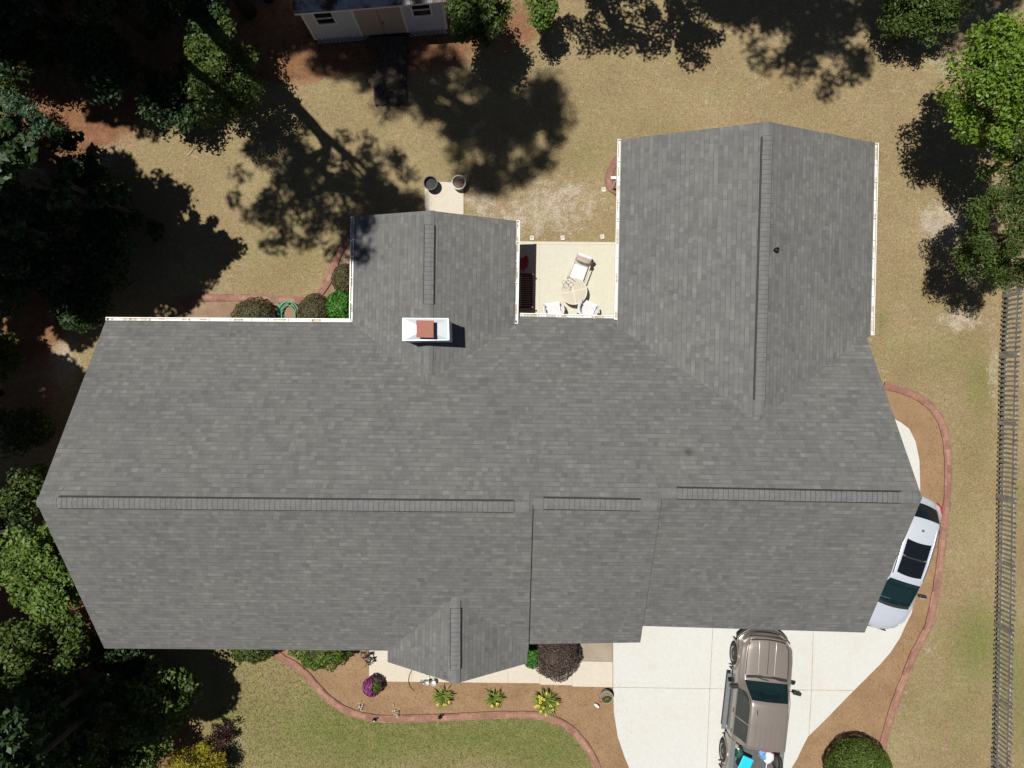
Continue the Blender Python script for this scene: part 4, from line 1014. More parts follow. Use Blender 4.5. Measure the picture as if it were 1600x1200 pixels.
    for x in (-.36, .36):
        mb = MB(); mb.box((x, .62, .62), (.5, .5, .15)); mb.box((x, .36, .90), (.48, .13, .56), rot=Matrix.Rotation(R(-16), 3, 'X')); mb.box((x, .28, 1.24), (.26, .08, .18)); place(loc, rz, "seat", mb, MT['seat'], c, smooth=False, bevel=.04)
    mb = MB(); mb.box((0, 1.42, .96), (1.36, .46, .12)); mb.box((0, .1, .46), (1.5, 2.6, .05)); mb.box((0, -1.2, .9), (1.3, .1, .5)); mb.lathe((.36, 1.12, .98), [(.16, 0), (.185, .012), (.16, .024)], 20, M=Matrix.Rotation(R(-60), 3, 'X')); place(loc, rz, "dashboard", mb, MT['dash'], c, smooth=False)
    for sx in (-1, 1):
        mb = MB(); mb.box((sx * 1.03, 1.26, 1.04), (.26, .11, .15), sx * -.12); mb.bar((sx * .88, 1.24, 1.0), (sx * .96, 1.26, 1.02), .05, .05); mo = place(loc, rz, "side_mirror", mb, MT['black_trim'], c, smooth=False, bevel=.03)
        mb = MB(); mb.box((sx * 1.04, 1.325, 1.085), (.20, .02, .055), sx * -.12); place(loc, rz, "mirror_cap", mb, MT['car_paint'], mo, smooth=False, bevel=.008)
        mb = MB(); mb.box((sx * .735, 2.36, .74), (.22, .34, .11), sx * .55); place(loc, rz, "headlight", mb, MT['lamp_lens'], c, smooth=False, bevel=.03)
        mb = MB(); mb.tube([(sx * .875, -1.62, .98), (sx * .865, -1.78, .97), (sx * .80, -1.92, .94), (sx * .66, -2.02, .90)], .026, 8); place(loc, rz, "tail_light", mb, MT['tail'], c)
        mb = MB(); mb.tube([(sx * .535, .72, 1.60), (sx * .545, .3, 1.625), (sx * .545, -.6, 1.622), (sx * .535, -1.12, 1.60)], .016, 6); place(loc, rz, "roof_rail", mb, MT['chrome'], c)
        for y in (.05, -.85):
            mb = MB(); mb.box((sx * .918, y, .93), (.03, .17, .03)); place(loc, rz, "door_handle", mb, MT['chrome'], c, smooth=False, bevel=.006)
        for y in (1.88, -.98):
            mt, mr = MB(), MB(); wheel(mt, mr, Vector((sx * .805, y, .35)), .355, .22, sx)
            w = place(loc, rz, "wheel", mt, MT['rubber'], c); place(loc, rz, "rim", mr, MT['chrome'], w)
    mb = MB(); n = 12
    pts = [Vector((-.8 + 1.6 * k / n, -1.93 - .10 * (1 - (abs(-.8 + 1.6 * k / n) / .8) ** 2.5), .62)) for k in range(n + 1)]
    for k in range(n): mb.bar(pts[k], pts[k + 1], .10, .22)
    place(loc, rz, "rear_bumper", mb, MT['car_paint'], c, smooth=False)
    mb = MB(); pts = [Vector((-.62 + 1.24 * k / n, 2.80 - .12 * (abs(-.62 + 1.24 * k / n) / .62) ** 2, .50)) for k in range(n + 1)]
    for k in range(n): mb.bar(pts[k], pts[k + 1], .10, .20)
    place(loc, rz, "front_bumper", mb, MT['car_paint'], c, smooth=False)
    mb = MB(); mb.box((0, 2.855, .62), (.8, .04, .12)); place(loc, rz, "grille", mb, MT['black_trim'], c, smooth=False)
    mb = MB(); mb.lathe((0, -.95, 1.64), [(.05, 0), (.03, .05), (.005, .09)], 10); place(loc, rz, "antenna", mb, MT['greymetal'], c)
car()

# things in the truck bed
def bed_things():
    o = P(1164, 1192, 1.02)
    b = thing("storage_bin", "bright cyan plastic bin in the pickup bed", "bin", (o.x, o.y, .72))
    mb = MB(); mb.box((o.x, o.y, .90), (.36, .46, .34), R(-25)); mb.build("bin_body", MT['darkgreen'], b, bevel=.03)
    mb = MB(); mb.box((o.x, o.y, 1.09), (.40, .50, .05), R(-25)); mb.build("lid", MT['cyan'], b, bevel=.022)
    o = P(1156, 1178, .95); b = thing("green_bag", "dark green bag beside the cyan bin in the truck bed", "bag", (o.x, o.y, .72))
    lump(b, "bag_body", (o.x, o.y, .86), (.17, .20, .15), MT['darkgreen'], 3)
    o = P(1153, 1169, 1.0); b = thing("beige_bottle", "beige jug standing behind the truck cab", "jug", (o.x, o.y, .72))
    mb = MB(); mb.lathe((o.x, o.y, .72), [(.07, 0), (.075, .03), (.075, .20), (.03, .26), (.03, .30)], 16); mb.build("jug_body", MT['cream_metal'], b, smooth=True)
    mb = MB(); mb.lathe((o.x, o.y, 1.02), [(.034, 0), (.034, .03)], 12); mb.build("cap", MT['white_trim'], b)
    o = P(1200, 1183, .9); b = thing("printed_bag", "crumpled blue and white printed bag in the pickup bed", "bag", (o.x, o.y, .72))
    lump(b, "bag_body", (o.x + .05, o.y - .02, .83), (.17, .24, .10), MT['bag_white'], 5); lump(b, "printed_panel", (o.x - .13, o.y + .06, .82), (.17, .17, .09), MT['bag_blue'], 6)
    mb = MB(); mb.box((o.x - .02, o.y + .20, .90), (.34, .05, .05), R(-8)); mb.build("red_band", MT['red_plastic'], b, bevel=.01)
    o = P(1197, 1205, .8); mb = MB(); mb.tube([P(1198, 1192, .78), P(1195, 1215, .78)], .018, 8); s = mb.build("white_pipe", MT['bag_white'], loc=P(1197, 1200, .74)); tag(s, "short white pipe lying on the truck bed floor", "pipe")
    o = P(1213, 1185, .9); b = thing("spare_tyre_strap", "black rubber tyre leaning in the truck bed corner", "tyre", (o.x, o.y, .72))
    mb = MB(); mb.tube([(o.x + .03 * math.cos(a), o.y - .1 + .28 * math.sin(a), .98 + .26 * math.cos(a)) for a in np.linspace(0, 2 * math.pi, 24, endpoint=False)], .07, 10, closed=True); mb.build("tyre_body", MT['rubber'], b, smooth=True)
def lump(parent, name, c, r, mat, seed=0):
    rr = np.random.default_rng(seed); mb = MB(); nu, nv = 14, 8; vs = []; fs = []
    ph = rr.uniform(0, 6, 6)
    for i in range(nv + 1):
        th = math.pi * i / nv
        for j in range(nu):
            a = 2 * math.pi * j / nu
            k = 1 + .14 * math.sin(3 * a + ph[0] + i) + .10 * math.sin(5 * a + ph[1] - 2 * i) + .06 * math.sin(7 * a * 1 + ph[2] + 3 * i)
            sx = math.sin(th) ** .7 if 0 < i < nv else 0
            vs.append((c[0] + r[0] * k * sx * math.cos(a), c[1] + r[1] * k * sx * math.sin(a), c[2] + r[2] * math.cos(th)))
    for i in range(nv):
        for j in range(nu):
            fs.append((i * nu + j, (i + 1) * nu + j, (i + 1) * nu + (j + 1) % nu, i * nu + (j + 1) % nu))
    mb.add(vs, fs); return mb.build(name, mat, parent, smooth=False)
bed_things()

# ------------------------------------------------------------------ patio furniture
def patio_things():
    z0 = .04
    # round table
    o = P(896.5, 455, .72); t = thing("patio_table", "round beige patio table with cream rim on the patio", "table", (o.x, o.y, z0))
    mb = MB(); mb.lathe((o.x, o.y, .70), [(.0, 0), (.455, 0), (.455, .012), (.0, .012)], 40); mb.build("table_top", MT['table_glass'], t)
    mb = MB(); mb.tube([(o.x + .468 * math.cos(a), o.y + .468 * math.sin(a), .708) for a in np.linspace(0, 2 * math.pi, 48, endpoint=False)], .016, 8, closed=True)
    mb.build("rim", MT['cream_metal'], t, smooth=True)
    mb = MB()
    for a in (R(14), R(-82), R(190), R(110)): mb.bar((o.x, o.y, .716), (o.x + .455 * math.cos(a), o.y + .455 * math.sin(a), .716), .018, .010)
    mb.lathe((o.x, o.y, .714), [(.045, 0), (.045, .012), (.025, .012), (.025, 0)], 16); mb.build("spoke", MT['cream_metal'], t)
    for a in (45, 135, 225, 315):
        ca, sa = math.cos(R(a)), math.sin(R(a)); mb = MB(); mb.tube([(o.x + .38 * ca, o.y + .38 * sa, z0), (o.x + .33 * ca, o.y + .33 * sa, .40), (o.x + .40 * ca, o.y + .40 * sa, .70)], .016, 8); mb.build("leg", MT['cream_metal'], t, smooth=True)
    # wire rack on the table
    w = P(888, 444, .76); r = thing("wire_rack", "grey looped wire rack lying on the round patio table", "wire rack", (w.x, w.y, .72)); mb = MB()
    for cx, cy, rr_ in ((884, 446, .09), (892, 445, .085), (888, 441, .07), (881, 441, .06)):
        q = P(cx, cy, .75); mb.tube([(q.x + rr_ * math.cos(a), q.y + rr_ * math.sin(a), .735 + .018 * math.sin(a * 2)) for a in np.linspace(0, 2 * math.pi, 20, endpoint=False)], .007, 6, closed=True)
    for a, b in (((890, 433), (899, 440)), ((883, 445), (877, 452)), ((893, 446), (890, 455))): mb.tube([P(*a, .735), P(*b, .735)], .012, 6)
    mb.build("wire_loop", MT['greymetal'], r)
    # reclining cushioned chair
    c0 = P(905, 423, .42); th = R(-20); M = Matrix.Rotation(th, 3, 'Z')
    def L(x, y, z): v = M @ Vector((x, y, 0)); return Vector((c0.x + v.x, c0.y + v.y, z))
    ch = thing("cushioned_chair", "white cushioned patio chair with beige headrest beside the round table", "chair", (c0.x, c0.y, z0))
    mb = MB(); mb.box(L(0, -.05, .40), (.52, .60, .11), rot=M); mb.build("seat_cushion", MT['white_cloth'], ch, bevel=.03)
    mb = MB(); Mb = M @ Matrix.Rotation(R(62), 3, 'X'); mb.box(L(0, .34, .66), (.54, .60, .10), rot=Mb); bk = mb.build("backrest", MT['white_cloth'], ch, bevel=.03)
    mb = MB(); mb.tube([L(-.27, .30, .86), L(-.13, .30, .88), L(.13, .30, .88), L(.27, .30, .86)], [.05, .085, .085, .05], 12); mb.build("headrest", MT['beige_cloth'], ch, smooth=True)
    for sx in (-1, 1):
        mb = MB(); mb.tube([L(sx * .31, -.36, .58), L(sx * .31, .1, .60), L(sx * .30, .36, .66)], .022, 8); mb.build("armrest", MT['cream_metal'], ch, smooth=True)
        for y in (-.34, .34): mb = MB(); mb.tube([L(sx * .31, y, z0), L(sx * .31, y * .96, .58)], .016, 8); mb.build("leg", MT['cream_metal'], ch)
    mb = MB()
    for sx in (-1, 1): mb.tube([L(sx * .27, -.36, .33), L(sx * .27, .30, .33), L(sx * .27, .50, .92)], .016, 8)
    mb.tube([L(-.27, -.36, .33), L(.27, -.36, .33)], .016, 8); mb.tube([L(-.27, .50, .92), L(.27, .50, .92)], .016, 8); mb.build("frame", MT['cream_metal'], ch)
    q = P(925, 407, .55); tb = thing("beige_cup", "small beige cup on a stand beside the cushioned chair", "cup", (q.x, q.y, z0)); mb = MB(); mb.lathe((q.x, q.y, z0), [(.10, 0), (.10, .02), (.015, .03), (.015, .44), (.09, .45), (.09, .47)], 16); mb.build("stand", MT['cream_metal'], tb); mb = MB(); mb.lathe((q.x, q.y, .51), [(.035, 0), (.04, .10), (.034, .10), (.03, .02)], 14); mb.build("cup_body", MT['debris'], tb)
    # two white woven armchairs by the back wall
    def woven(px, py, rz, label):
        c = P(px, py, .45); Mz = Matrix.Rotation(rz, 3, 'Z')
        def L(x, y, z): v = Mz @ Vector((x, y, 0)); return Vector((c.x + v.x, c.y + v.y, z))
        t = thing("woven_armchair", label, "chair", (c.x, c.y, z0), "white woven armchairs by the patio gutter")
        mb = MB()
        for k in range(14): y = -.27 + k * .04; mb.bar(L(-.27, y, .43), L(.27, y, .43), .03, .018)
        for k in range(9): x = -.25 + k * .062; mb.bar(L(x, -.28, .441), L(x, .26, .441), .022, .010)
        mb.build("seat", MT['white_wicker'], t)
        mb = MB(); n = 12
        for z in np.arange(.47, .86, .045):
            pts = [L(.31 * math.sin(a), -.02 - .33 * math.cos(a), z) for a in np.linspace(R(-105), R(105), n)]; mb.tube(pts, .014, 6)
        for a in np.linspace(R(-100), R(100), 13): mb.tube([L(.31 * math.sin(a), -.02 - .33 * math.cos(a), .44), L(.33 * math.sin(a), -.02 - .36 * math.cos(a), .86)], .012, 6)
        mb.build("backrest", MT['white_wicker'], t)
        mb = MB(); mb.tube([L(.36 * math.sin(a), -.02 - .37 * math.cos(a), .87 - .16 * max(0, abs(a) - 1.1)) for a in np.linspace(R(-125), R(125), 18)], .032, 8); mb.build("armrest", MT['white_wicker'], t, smooth=True)
        for sx in (-1, 1):
            for sy in (-1, 1): mb = MB(); mb.tube([L(sx * .27, sy * .26, z0), L(sx * .25, sy * .24, .43)], .018, 8); mb.build("leg", MT['white_wicker'], t)
    woven(864, 484, R(8), "white woven armchair left of the patio table, half under the gutter")
    woven(918, 482, R(-24), "white woven armchair right of the patio table, half under the gutter")
    # dark red slatted bench in the shade
    a, b = P(812, 430, .45), P(833, 481, .45)
    be = thing("slatted_bench", "dark red slatted bench in the shade of the patio wall", "bench", ((a.x + b.x) / 2, (a.y + b.y) / 2, z0))
    x0, x1, y1, y0 = a.x - .08, b.x, a.y, b.y
    mb = MB(); k = 15
    for i in range(k): y = y0 + (y1 - y0) * (i + .5) / k; mb.box(((x0 + x1) / 2 + .06, y, .44), (x1 - x0 - .14, (y1 - y0) / k * .72, .022))
    mb.build("seat", MT['redwood'], be)
    mb = MB()
    for i in range(k): y = y0 + (y1 - y0) * (i + .5) / k; mb.box((x0, y, .70), (.022, (y1 - y0) / k * .6, .50))
    mb.box((x0, (y0 + y1) / 2, .96), (.05, y1 - y0, .06)); mb.build("backrest", MT['redwood'], be)
    mb = MB()
    for y in (y0, y1): mb.box(((x0 + x1) / 2, y, .64), (x1 - x0, .06, .035)); 
    mb.bar((x1 - .05, y0, .43), (x1 - .05, y1, .43), .03, .07); mb.build("frame", MT['redwood'], be)
    for x in (x0 + .03, x1 - .06):
        for y in (y0, y1): mb = MB(); mb.box((x, y, .33), (.05, .05, .58)); mb.build("leg", MT['redwood'], be)
    # red chair near the wall
    c = P(815.5, 411, .6); rc = thing("red_chair", "bright red plastic chair beside the dark bench in the patio shade", "chair", (c.x, c.y, z0))
    mb = MB(); mb.box((c.x - .1, c.y, .43), (.42, .44, .03)); mb.build("seat", MT['red_plastic'], rc, bevel=.012)
    mb = MB(); n = 10
    pts = [(c.x + .05 + .06 * math.sin(math.pi * i / n), c.y - .23 + .46 * i / n, .0) for i in range(n + 1)]
    for i in range(n): p, q = pts[i], pts[i + 1]; mb.add([(p[0], p[1], .45), (q[0], q[1], .45), (q[0] + .10, q[1], .88), (p[0] + .10, p[1], .88), (p[0] + .03, p[1], .45), (q[0] + .03, q[1], .45), (q[0] + .13, q[1], .88), (p[0] + .13, p[1], .88)], [(0, 1, 2, 3), (7, 6, 5, 4), (3, 2, 6, 7), (0, 3, 7, 4), (1, 5, 6, 2)])
    mb.build("backrest", MT['red_plastic'], rc)
    for sx in (-.28, .06):
        for sy in (-.2, .2): mb = MB(); mb.tube([(c.x + sx, c.y + sy, z0), (c.x + sx * .9, c.y + sy * .95, .43)], .018, 8); mb.build("leg", MT['red_plastic'], rc)
patio_things()

# ------------------------------------------------------------------ leaves, shrubs, trees
def leaf_quads(c, n, size, aspect, rng, fold=0.25):
    """diamond leaves: centres c, normals n (unit), folded along the midrib"""
    k = len(c); r = rng.normal(size=(k, 3)); d = np.cross(n, r); d /= np.linalg.norm(d, axis=1, keepdims=True) + 1e-9
    s = np.cross(n, d); L = (size * rng.uniform(.65, 1.35, k))[:, None]; W = L * aspect
    v = np.stack([c - d * L * .5, c + s * W * .5 + n * W * fold * .5 - d * L * .05, c + d * L * .5 - n * L * .12, c - s * W * .5 + n * W * fold * .5 - d * L * .05], 1)
    return v.reshape(-1, 3), np.arange(4 * k).reshape(k, 4)
def leaves_object(name, mats, parent, c, n, size, aspect, rng, tint=None, mat_idx=None):
    o = parent_world(parent) if parent is not None else Vector((0, 0, 0))
    v, f = leaf_quads(c - np.array(o)[None], n, size, aspect, rng)
    if tint is None: tint = rng.uniform(0, 1, len(c))
    me = np_mesh(name, v, f, np.repeat(np.clip(tint, 0, 1), 4))
    for m_ in (mats if isinstance(mats, (list, tuple)) else [mats]): me.materials.append(m_)
    if mat_idx is not None: me.polygons.foreach_set("material_index", np.asarray(mat_idx, np.int32))
    ob = bpy.data.objects.new(name, me); COL.objects.link(ob); ob.parent = parent
    return ob
def unit(v): return v / (np.linalg.norm(v, axis=1, keepdims=True) + 1e-9)

def tree(name, label, base, crown, rad, mat, seed, n_cl=60, per=110, leaf=.12, cl_r=.38, aspect=.55, trunk_r=.12, group=None, hollow=.35, limbs=9, cat="tree", lean=None, bark='bark', skirt=0):
    """tapered trunk and limbs reaching to leaf clusters spread through the crown's volume"""
    rng = np.random.default_rng(seed); base = Vector((base[0], base[1], 0)); crown = np.array(crown, float); rad = np.array(rad, float)
    t = thing(name, label, cat, base, group)
    dirs = unit(rng.normal(size=(n_cl, 3))); lobes = unit(rng.normal(size=(7, 3)))
    bulge = 1 + .30 * np.max(np.clip(dirs @ lobes.T, 0, 1) ** 4, axis=1) - .22
    rr = (hollow + (1 - hollow) * rng.uniform(0, 1, n_cl) ** .6) * bulge
    cc = crown + dirs * rad * rr[:, None]
    cc[:, 2] = np.maximum(cc[:, 2], .25)
    # trunk
    mb = MB(); top = Vector(crown) + Vector((0, 0, rad[2] * .35))
    mids = lean or []
    path = smooth_path([base] + [Vector(p) for p in mids] + [Vector(crown) - Vector((0, 0, rad[2] * .5)), top], 4)
    rs = [trunk_r * (1.25 if i == 0 else 1) * (1 - .82 * (i / (len(path) - 1)) ** 1.2) for i in range(len(path))]
    mb.tube(path, rs, 10); mb.build("trunk", MT[bark], t, smooth=True)
    mb = MB(); order = rng.permutation(n_cl)[:limbs]
    for i in order:
        e = Vector(cc[i]); k = max(2, min(len(path) - 2, int(len(path) * (.5 + .4 * rng.uniform())))); a = path[k]
        m_ = a.lerp(e, .5) + Vector((0, 0, .12 * (e - a).length)); mb.tube([a, m_, e], [rs[k] * .6, rs[k] * .38, .012], 6)
    mb.build("limb", MT[bark], t, smooth=True)
    if skirt:
        tt = rng.uniform(.10, .80, skirt); sk = np.array([path[int(x * (len(path) - 1))] for x in tt]) + rng.normal(0, 1, (skirt, 3)) * np.array([.42, .42, .3])
        sk[:, 2] = np.maximum(sk[:, 2], .6); cc = np.concatenate([cc, sk]); n_cl += skirt
    ct = rng.uniform(-.25, .25, n_cl)
    pc = np.repeat(np.arange(n_cl), per); N_ = len(pc)
    offs = unit(rng.normal(size=(N_, 3))) * (rng.uniform(0, 1, N_) ** .45)[:, None] * np.array([1, 1, .65]) * cl_r * rng.uniform(.7, 1.3, n_cl)[pc][:, None] * (np.where(pc >= n_cl - skirt, .75, 1.0)[:, None] if skirt else 1.0)
    c = cc[pc] + offs; c[:, 2] = np.maximum(c[:, 2], .06)
    n = unit(offs / cl_r * .5 + rng.normal(size=(N_, 3)) * .55 + np.array([0, 0, .75]))
    leaves_object("crown", mat, t, c, n, leaf, aspect, rng, .5 + ct[pc] + rng.normal(0, .22, N_))
    return t

def shrub(name, label, c, r, mat, seed, n=5200, leaf=.05, aspect=.55, group=None, core=None, cat="shrub", rough=.06, z0=.02):
    """clipped shrub: leaf shell over an inner mass of twigs and leaves"""
    rng = np.random.default_rng(seed); c = np.array(c, float); r = np.array(r, float)
    t = thing(name, label, cat, (c[0], c[1], z0), group)
    d = unit(rng.normal(size=(n, 3)) + np.array([0, 0, .35])); ph = rng.uniform(0, 6, 8)
    wob = 1 + rough * (np.sin(d[:, 0] * 5 + ph[0]) * np.sin(d[:, 1] * 6 + ph[1]) + np.sin(d[:, 2] * 7 + ph[2]) * np.cos(d[:, 0] * 8 + ph[3])) + .5 * rough * np.sin(d[:, 1] * 17 + ph[4]) * np.sin(d[:, 0] * 19 + ph[5])
    k = wob * (1 - rng.exponential(.045, n)).clip(.6, 1.02)
    p = c + d * r * k[:, None]; p[:, 2] = np.maximum(p[:, 2], z0 + .03)
    nn = unit(d / r * r.mean() + rng.normal(size=(n, 3)) * .55)
    leaves_object("foliage", mat, t, p, nn, leaf, aspect, rng, .5 + rng.normal(0, .28, n))
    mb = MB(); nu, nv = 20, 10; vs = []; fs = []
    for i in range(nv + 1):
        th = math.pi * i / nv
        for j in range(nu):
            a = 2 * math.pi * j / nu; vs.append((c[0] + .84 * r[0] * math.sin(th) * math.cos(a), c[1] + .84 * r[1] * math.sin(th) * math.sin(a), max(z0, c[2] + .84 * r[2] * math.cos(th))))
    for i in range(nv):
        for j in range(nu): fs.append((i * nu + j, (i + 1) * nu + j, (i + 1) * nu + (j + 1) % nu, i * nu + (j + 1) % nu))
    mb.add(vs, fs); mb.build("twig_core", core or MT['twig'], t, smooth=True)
    return t
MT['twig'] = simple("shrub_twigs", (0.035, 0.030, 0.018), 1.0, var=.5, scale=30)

def at(px, py, z):
    p = P(px, py, z); return (p.x, p.y, z)
# front shrubs
shrub("rounded_shrub", "round clipped brown purple shrub beside the front walkway", at(869, 1024, .75), (.84, .84, .75), MT['leaf_purple'], 11, 11000, .055, .45)
shrub("green_shrub", "small bright green shrub tucked between the porch roof and the brown shrub", at(832, 1018, .6), (.42, .55, .6), MT['leaf_green2'], 12, 2600, .07)
shrub("front_shrub", "green shrub under the front eave left of the red edging end", at(395, 1010, .7), (.72, .52, .62), MT['leaf_mid'], 13, 5200, .075, rough=.12)
shrub("front_shrub", "dark green spreading shrub under the front eave inside the brick edging", at(503, 1012, .75), (.98, .72, .70), MT['leaf_ball'], 14, 7600, .075, rough=.13)
shrub("rounded_shrub", "large round clipped green shrub at the end of the right hand bed", at(1343, 1206, .75), (1.16, 1.16, .85), MT['leaf_ball'], 15, 20000, .05, .55, rough=.03)
# back shrubs
shrub("back_shrub", "olive clipped shrub left of the green hose", at(397, 494, .5), (.74, .66, .55), MT['leaf_olive'], 16, 7000, .05)
shrub("back_shrub", "olive clipped shrub right of the green hose", at(492, 488, .5), (.60, .66, .55), MT['leaf_olive'], 17, 6500, .05)
shrub("back_shrub", "olive shrub by the wing gutter above the bright green one", at(540, 437, .6), (.48, .56, .55), MT['leaf_olive'], 18, 5200, .05)
shrub("back_shrub", "bright green leafy shrub in the corner of the two gutters", at(534, 479, .6), (.52, .62, .55), MT['leaf_green2'], 19, 2600, .11)

# daylilies
def daylily(px, py, r, label, seed, flowers=4, n=85):
    rng = np.random.default_rng(seed); c = P(px, py); t = thing("daylily", label, "plant", (c.x, c.y, .012), "daylily clumps in the front bed")
    V = []; Fc = []; T = []
    for i in range(n):
        a = rng.uniform(0, 2 * math.pi); L = r * rng.uniform(.65, 1.15); h = L * rng.uniform(.35, .9); w = .022 * rng.uniform(.7, 1.3)
        b = np.array([c.x, c.y, .02]) + np.array([rng.normal(0, .05), rng.normal(0, .05), 0]); d = np.array([math.cos(a), math.sin(a), 0]); s = np.array([-d[1], d[0], 0]); o = len(V); K = 5
        for k in range(K + 1):
            f = k / K; p = b + d * L * f + np.array([0, 0, 1.0]) * h * (math.sin(f * 2.3)) ; ww = w * (1 - f ** 2.5) + .002
            V += [p + s * ww, p - s * ww]; T += [rng.uniform(.2, .6) + f * .3] * 2
        for k in range(K): Fc.append((o + 2 * k, o + 2 * k + 1, o + 2 * k + 3, o + 2 * k + 2))
    me = np_mesh("blade", np.array(V) - np.array([c.x, c.y, .012]), np.array(Fc), np.array(T)); me.materials.append(MT['leaf_lily']); ob = bpy.data.objects.new("blade", me); COL.objects.link(ob); ob.parent = t
    pts = []; nn = []
    for i in range(flowers):
        a = rng.uniform(0, 2 * math.pi); q = np.array([c.x + r * .8 * math.cos(a) * rng.uniform(.3, 1.1), c.y + r * .8 * math.sin(a) * rng.uniform(.3, 1.1), .42])
        for k in range(6): d = np.array([math.cos(k * 1.05 + i), math.sin(k * 1.05 + i), .3]); pts.append(q + d * .035); nn.append(d * .5 + np.array([0, 0, 1]))
    leaves_object("flower", MT['petal_yellow'], t, np.array(pts), unit(np.array(nn)), .065, .6, rng)
daylily(692, 1085, .40, "daylily clump in front of the porch gable, nearest the black spotlight", 31, 3)
daylily(773, 1088, .38, "smallest daylily clump, between the other two in the front bed", 32, 2, 70)
daylily(852, 1092, .50, "widest daylily clump, full of yellow flowers below the brown shrub", 33, 16, 130)

# potted plants
def pots():
    # petunias
    c = P(586, 1064, 0); t = thing("petunia_pot", "round pot of magenta petunias at the end of the front walkway", "flower pot", (c.x, c.y, .012)); rng = np.random.default_rng(8)
    mb = MB(); mb.lathe((c.x, c.y, .012), [(.16, 0), (.22, .34), (.24, .34), (.24, .38), (.20, .38), (.20, .30)], 24); mb.build("pot", MT['greypot'], t, smooth=False)
    d = unit(rng.normal(size=(1100, 3)) + np.array([-.25, -.15, .45])); p = np.array([c.x, c.y, .46]) + d * np.array([.34, .34, .24]) * rng.uniform(.85, 1.05, (1100, 1)); keep = ~((d[:, 0] > .05) & (d[:, 2] > .25) & (d[:, 1] > -.65))
    leaves_object("petal", MT['petal_purple'], t, p[keep], unit(d[keep] + rng.normal(size=(keep.sum(), 3)) * .4), .075, .9, rng)
    d = unit(rng.normal(size=(900, 3)) + np.array([0, 0, .4])); p = np.array([c.x + .03, c.y + .02, .44]) + d * np.array([.29, .29, .21]) * rng.uniform(.7, 1.0, (900, 1)); leaves_object("foliage", MT['leaf_bright'], t, p, unit(d + rng.normal(size=(900, 3)) * .6), .06, .6, rng)
    # grey planter by the driveway
    c = P(946, 1083, .0); t = thing("grey_planter", "grey planter with a small red flowering plant beside the driveway", "flower pot", (c.x, c.y, .012)); mb = MB(); mb.lathe((c.x, c.y, .012), [(.17, 0), (.22, .30), (.235, .30), (.235, .34), (.20, .34), (.19, .20), (.0, .20)], 26); mb.build("pot", MT['greypot'], t)
    mb = MB(); mb.lathe((c.x, c.y, .215), [(.0, .03), (.12, .025), (.188, .0)][::-1], 20); mb.build("soil", MT['soil'], t)
    d = unit(rng.normal(size=(160, 3)) + np.array([0, 0, .5])); p = np.array([c.x + .01, c.y - .09, .30]) + d * np.array([.14, .10, .10]); leaves_object("foliage", MT['leaf_bright'], t, p, unit(d + rng.normal(size=(160, 3)) * .5), .06, .5, rng)
    d = unit(rng.normal(size=(50, 3)) + np.array([0, 0, .6])); p = np.array([c.x - .20, c.y - .13, .33]) + d * np.array([.09, .06, .05]); leaves_object("petal", MT['petal_red'], t, p, unit(d + rng.normal(size=(50, 3)) * .4), .05, .8, rng)
    q = P(931.5, 1099.5); t = thing("garden_figurine", "small pale bird figurine on the mulch beside the grey planter", "figurine", (q.x, q.y, .012))
    mb = MB(); mb.tube([(q.x - .09, q.y + .05, .10), (q.x - .03, q.y + .01, .12), (q.x + .04, q.y - .03, .15), (q.x + .07, q.y - .05, .22)], [.012, .055, .05, .022], 10); mb.lathe((q.x, q.y, .012), [(.05, 0), (.015, .02), (.015, .10)], 10); mb.build("figurine_body", MT['white_trim'], t, smooth=True)
    mb = MB(); mb.tube([(q.x + .07, q.y - .05, .225), (q.x + .10, q.y - .07, .22)], [.02, .003], 8); mb.build("beak", MT['iron'], t)
    # back step pots
    c = P(675, 292); t = thing("black_planter", "black plastic planter on the back step in the tree shade", "flower pot", (c.x, c.y, .05)); mb = MB(); mb.lathe((c.x, c.y, .05), [(.17, 0), (.235, .42), (.255, .42), (.255, .47), (.225, .47), (.20, .28), (0, .28)], 24); mb.build("pot", MT['blackpot'], t); mb = MB(); mb.lathe((c.x, c.y, .335), [(.21, 0), (.1, .02), (0, .03)], 18); mb.build("soil", MT['rubber'], t)
    c = P(718, 290); t = thing("white_planter", "white rimmed planter of bare soil on the back step corner", "flower pot", (c.x, c.y, .03)); mb = MB(); mb.lathe((c.x, c.y, .03), [(.19, 0), (.235, .34), (.262, .34), (.262, .40), (.222, .40), (.215, .30), (0, .30)], 28); mb.build("pot", MT['whitepot'], t); mb = MB(); mb.lathe((c.x, c.y, .335), [(.216, 0), (.13, .015), (0, .02)], 20); mb.build("soil", MT['soil'], t)
pots()

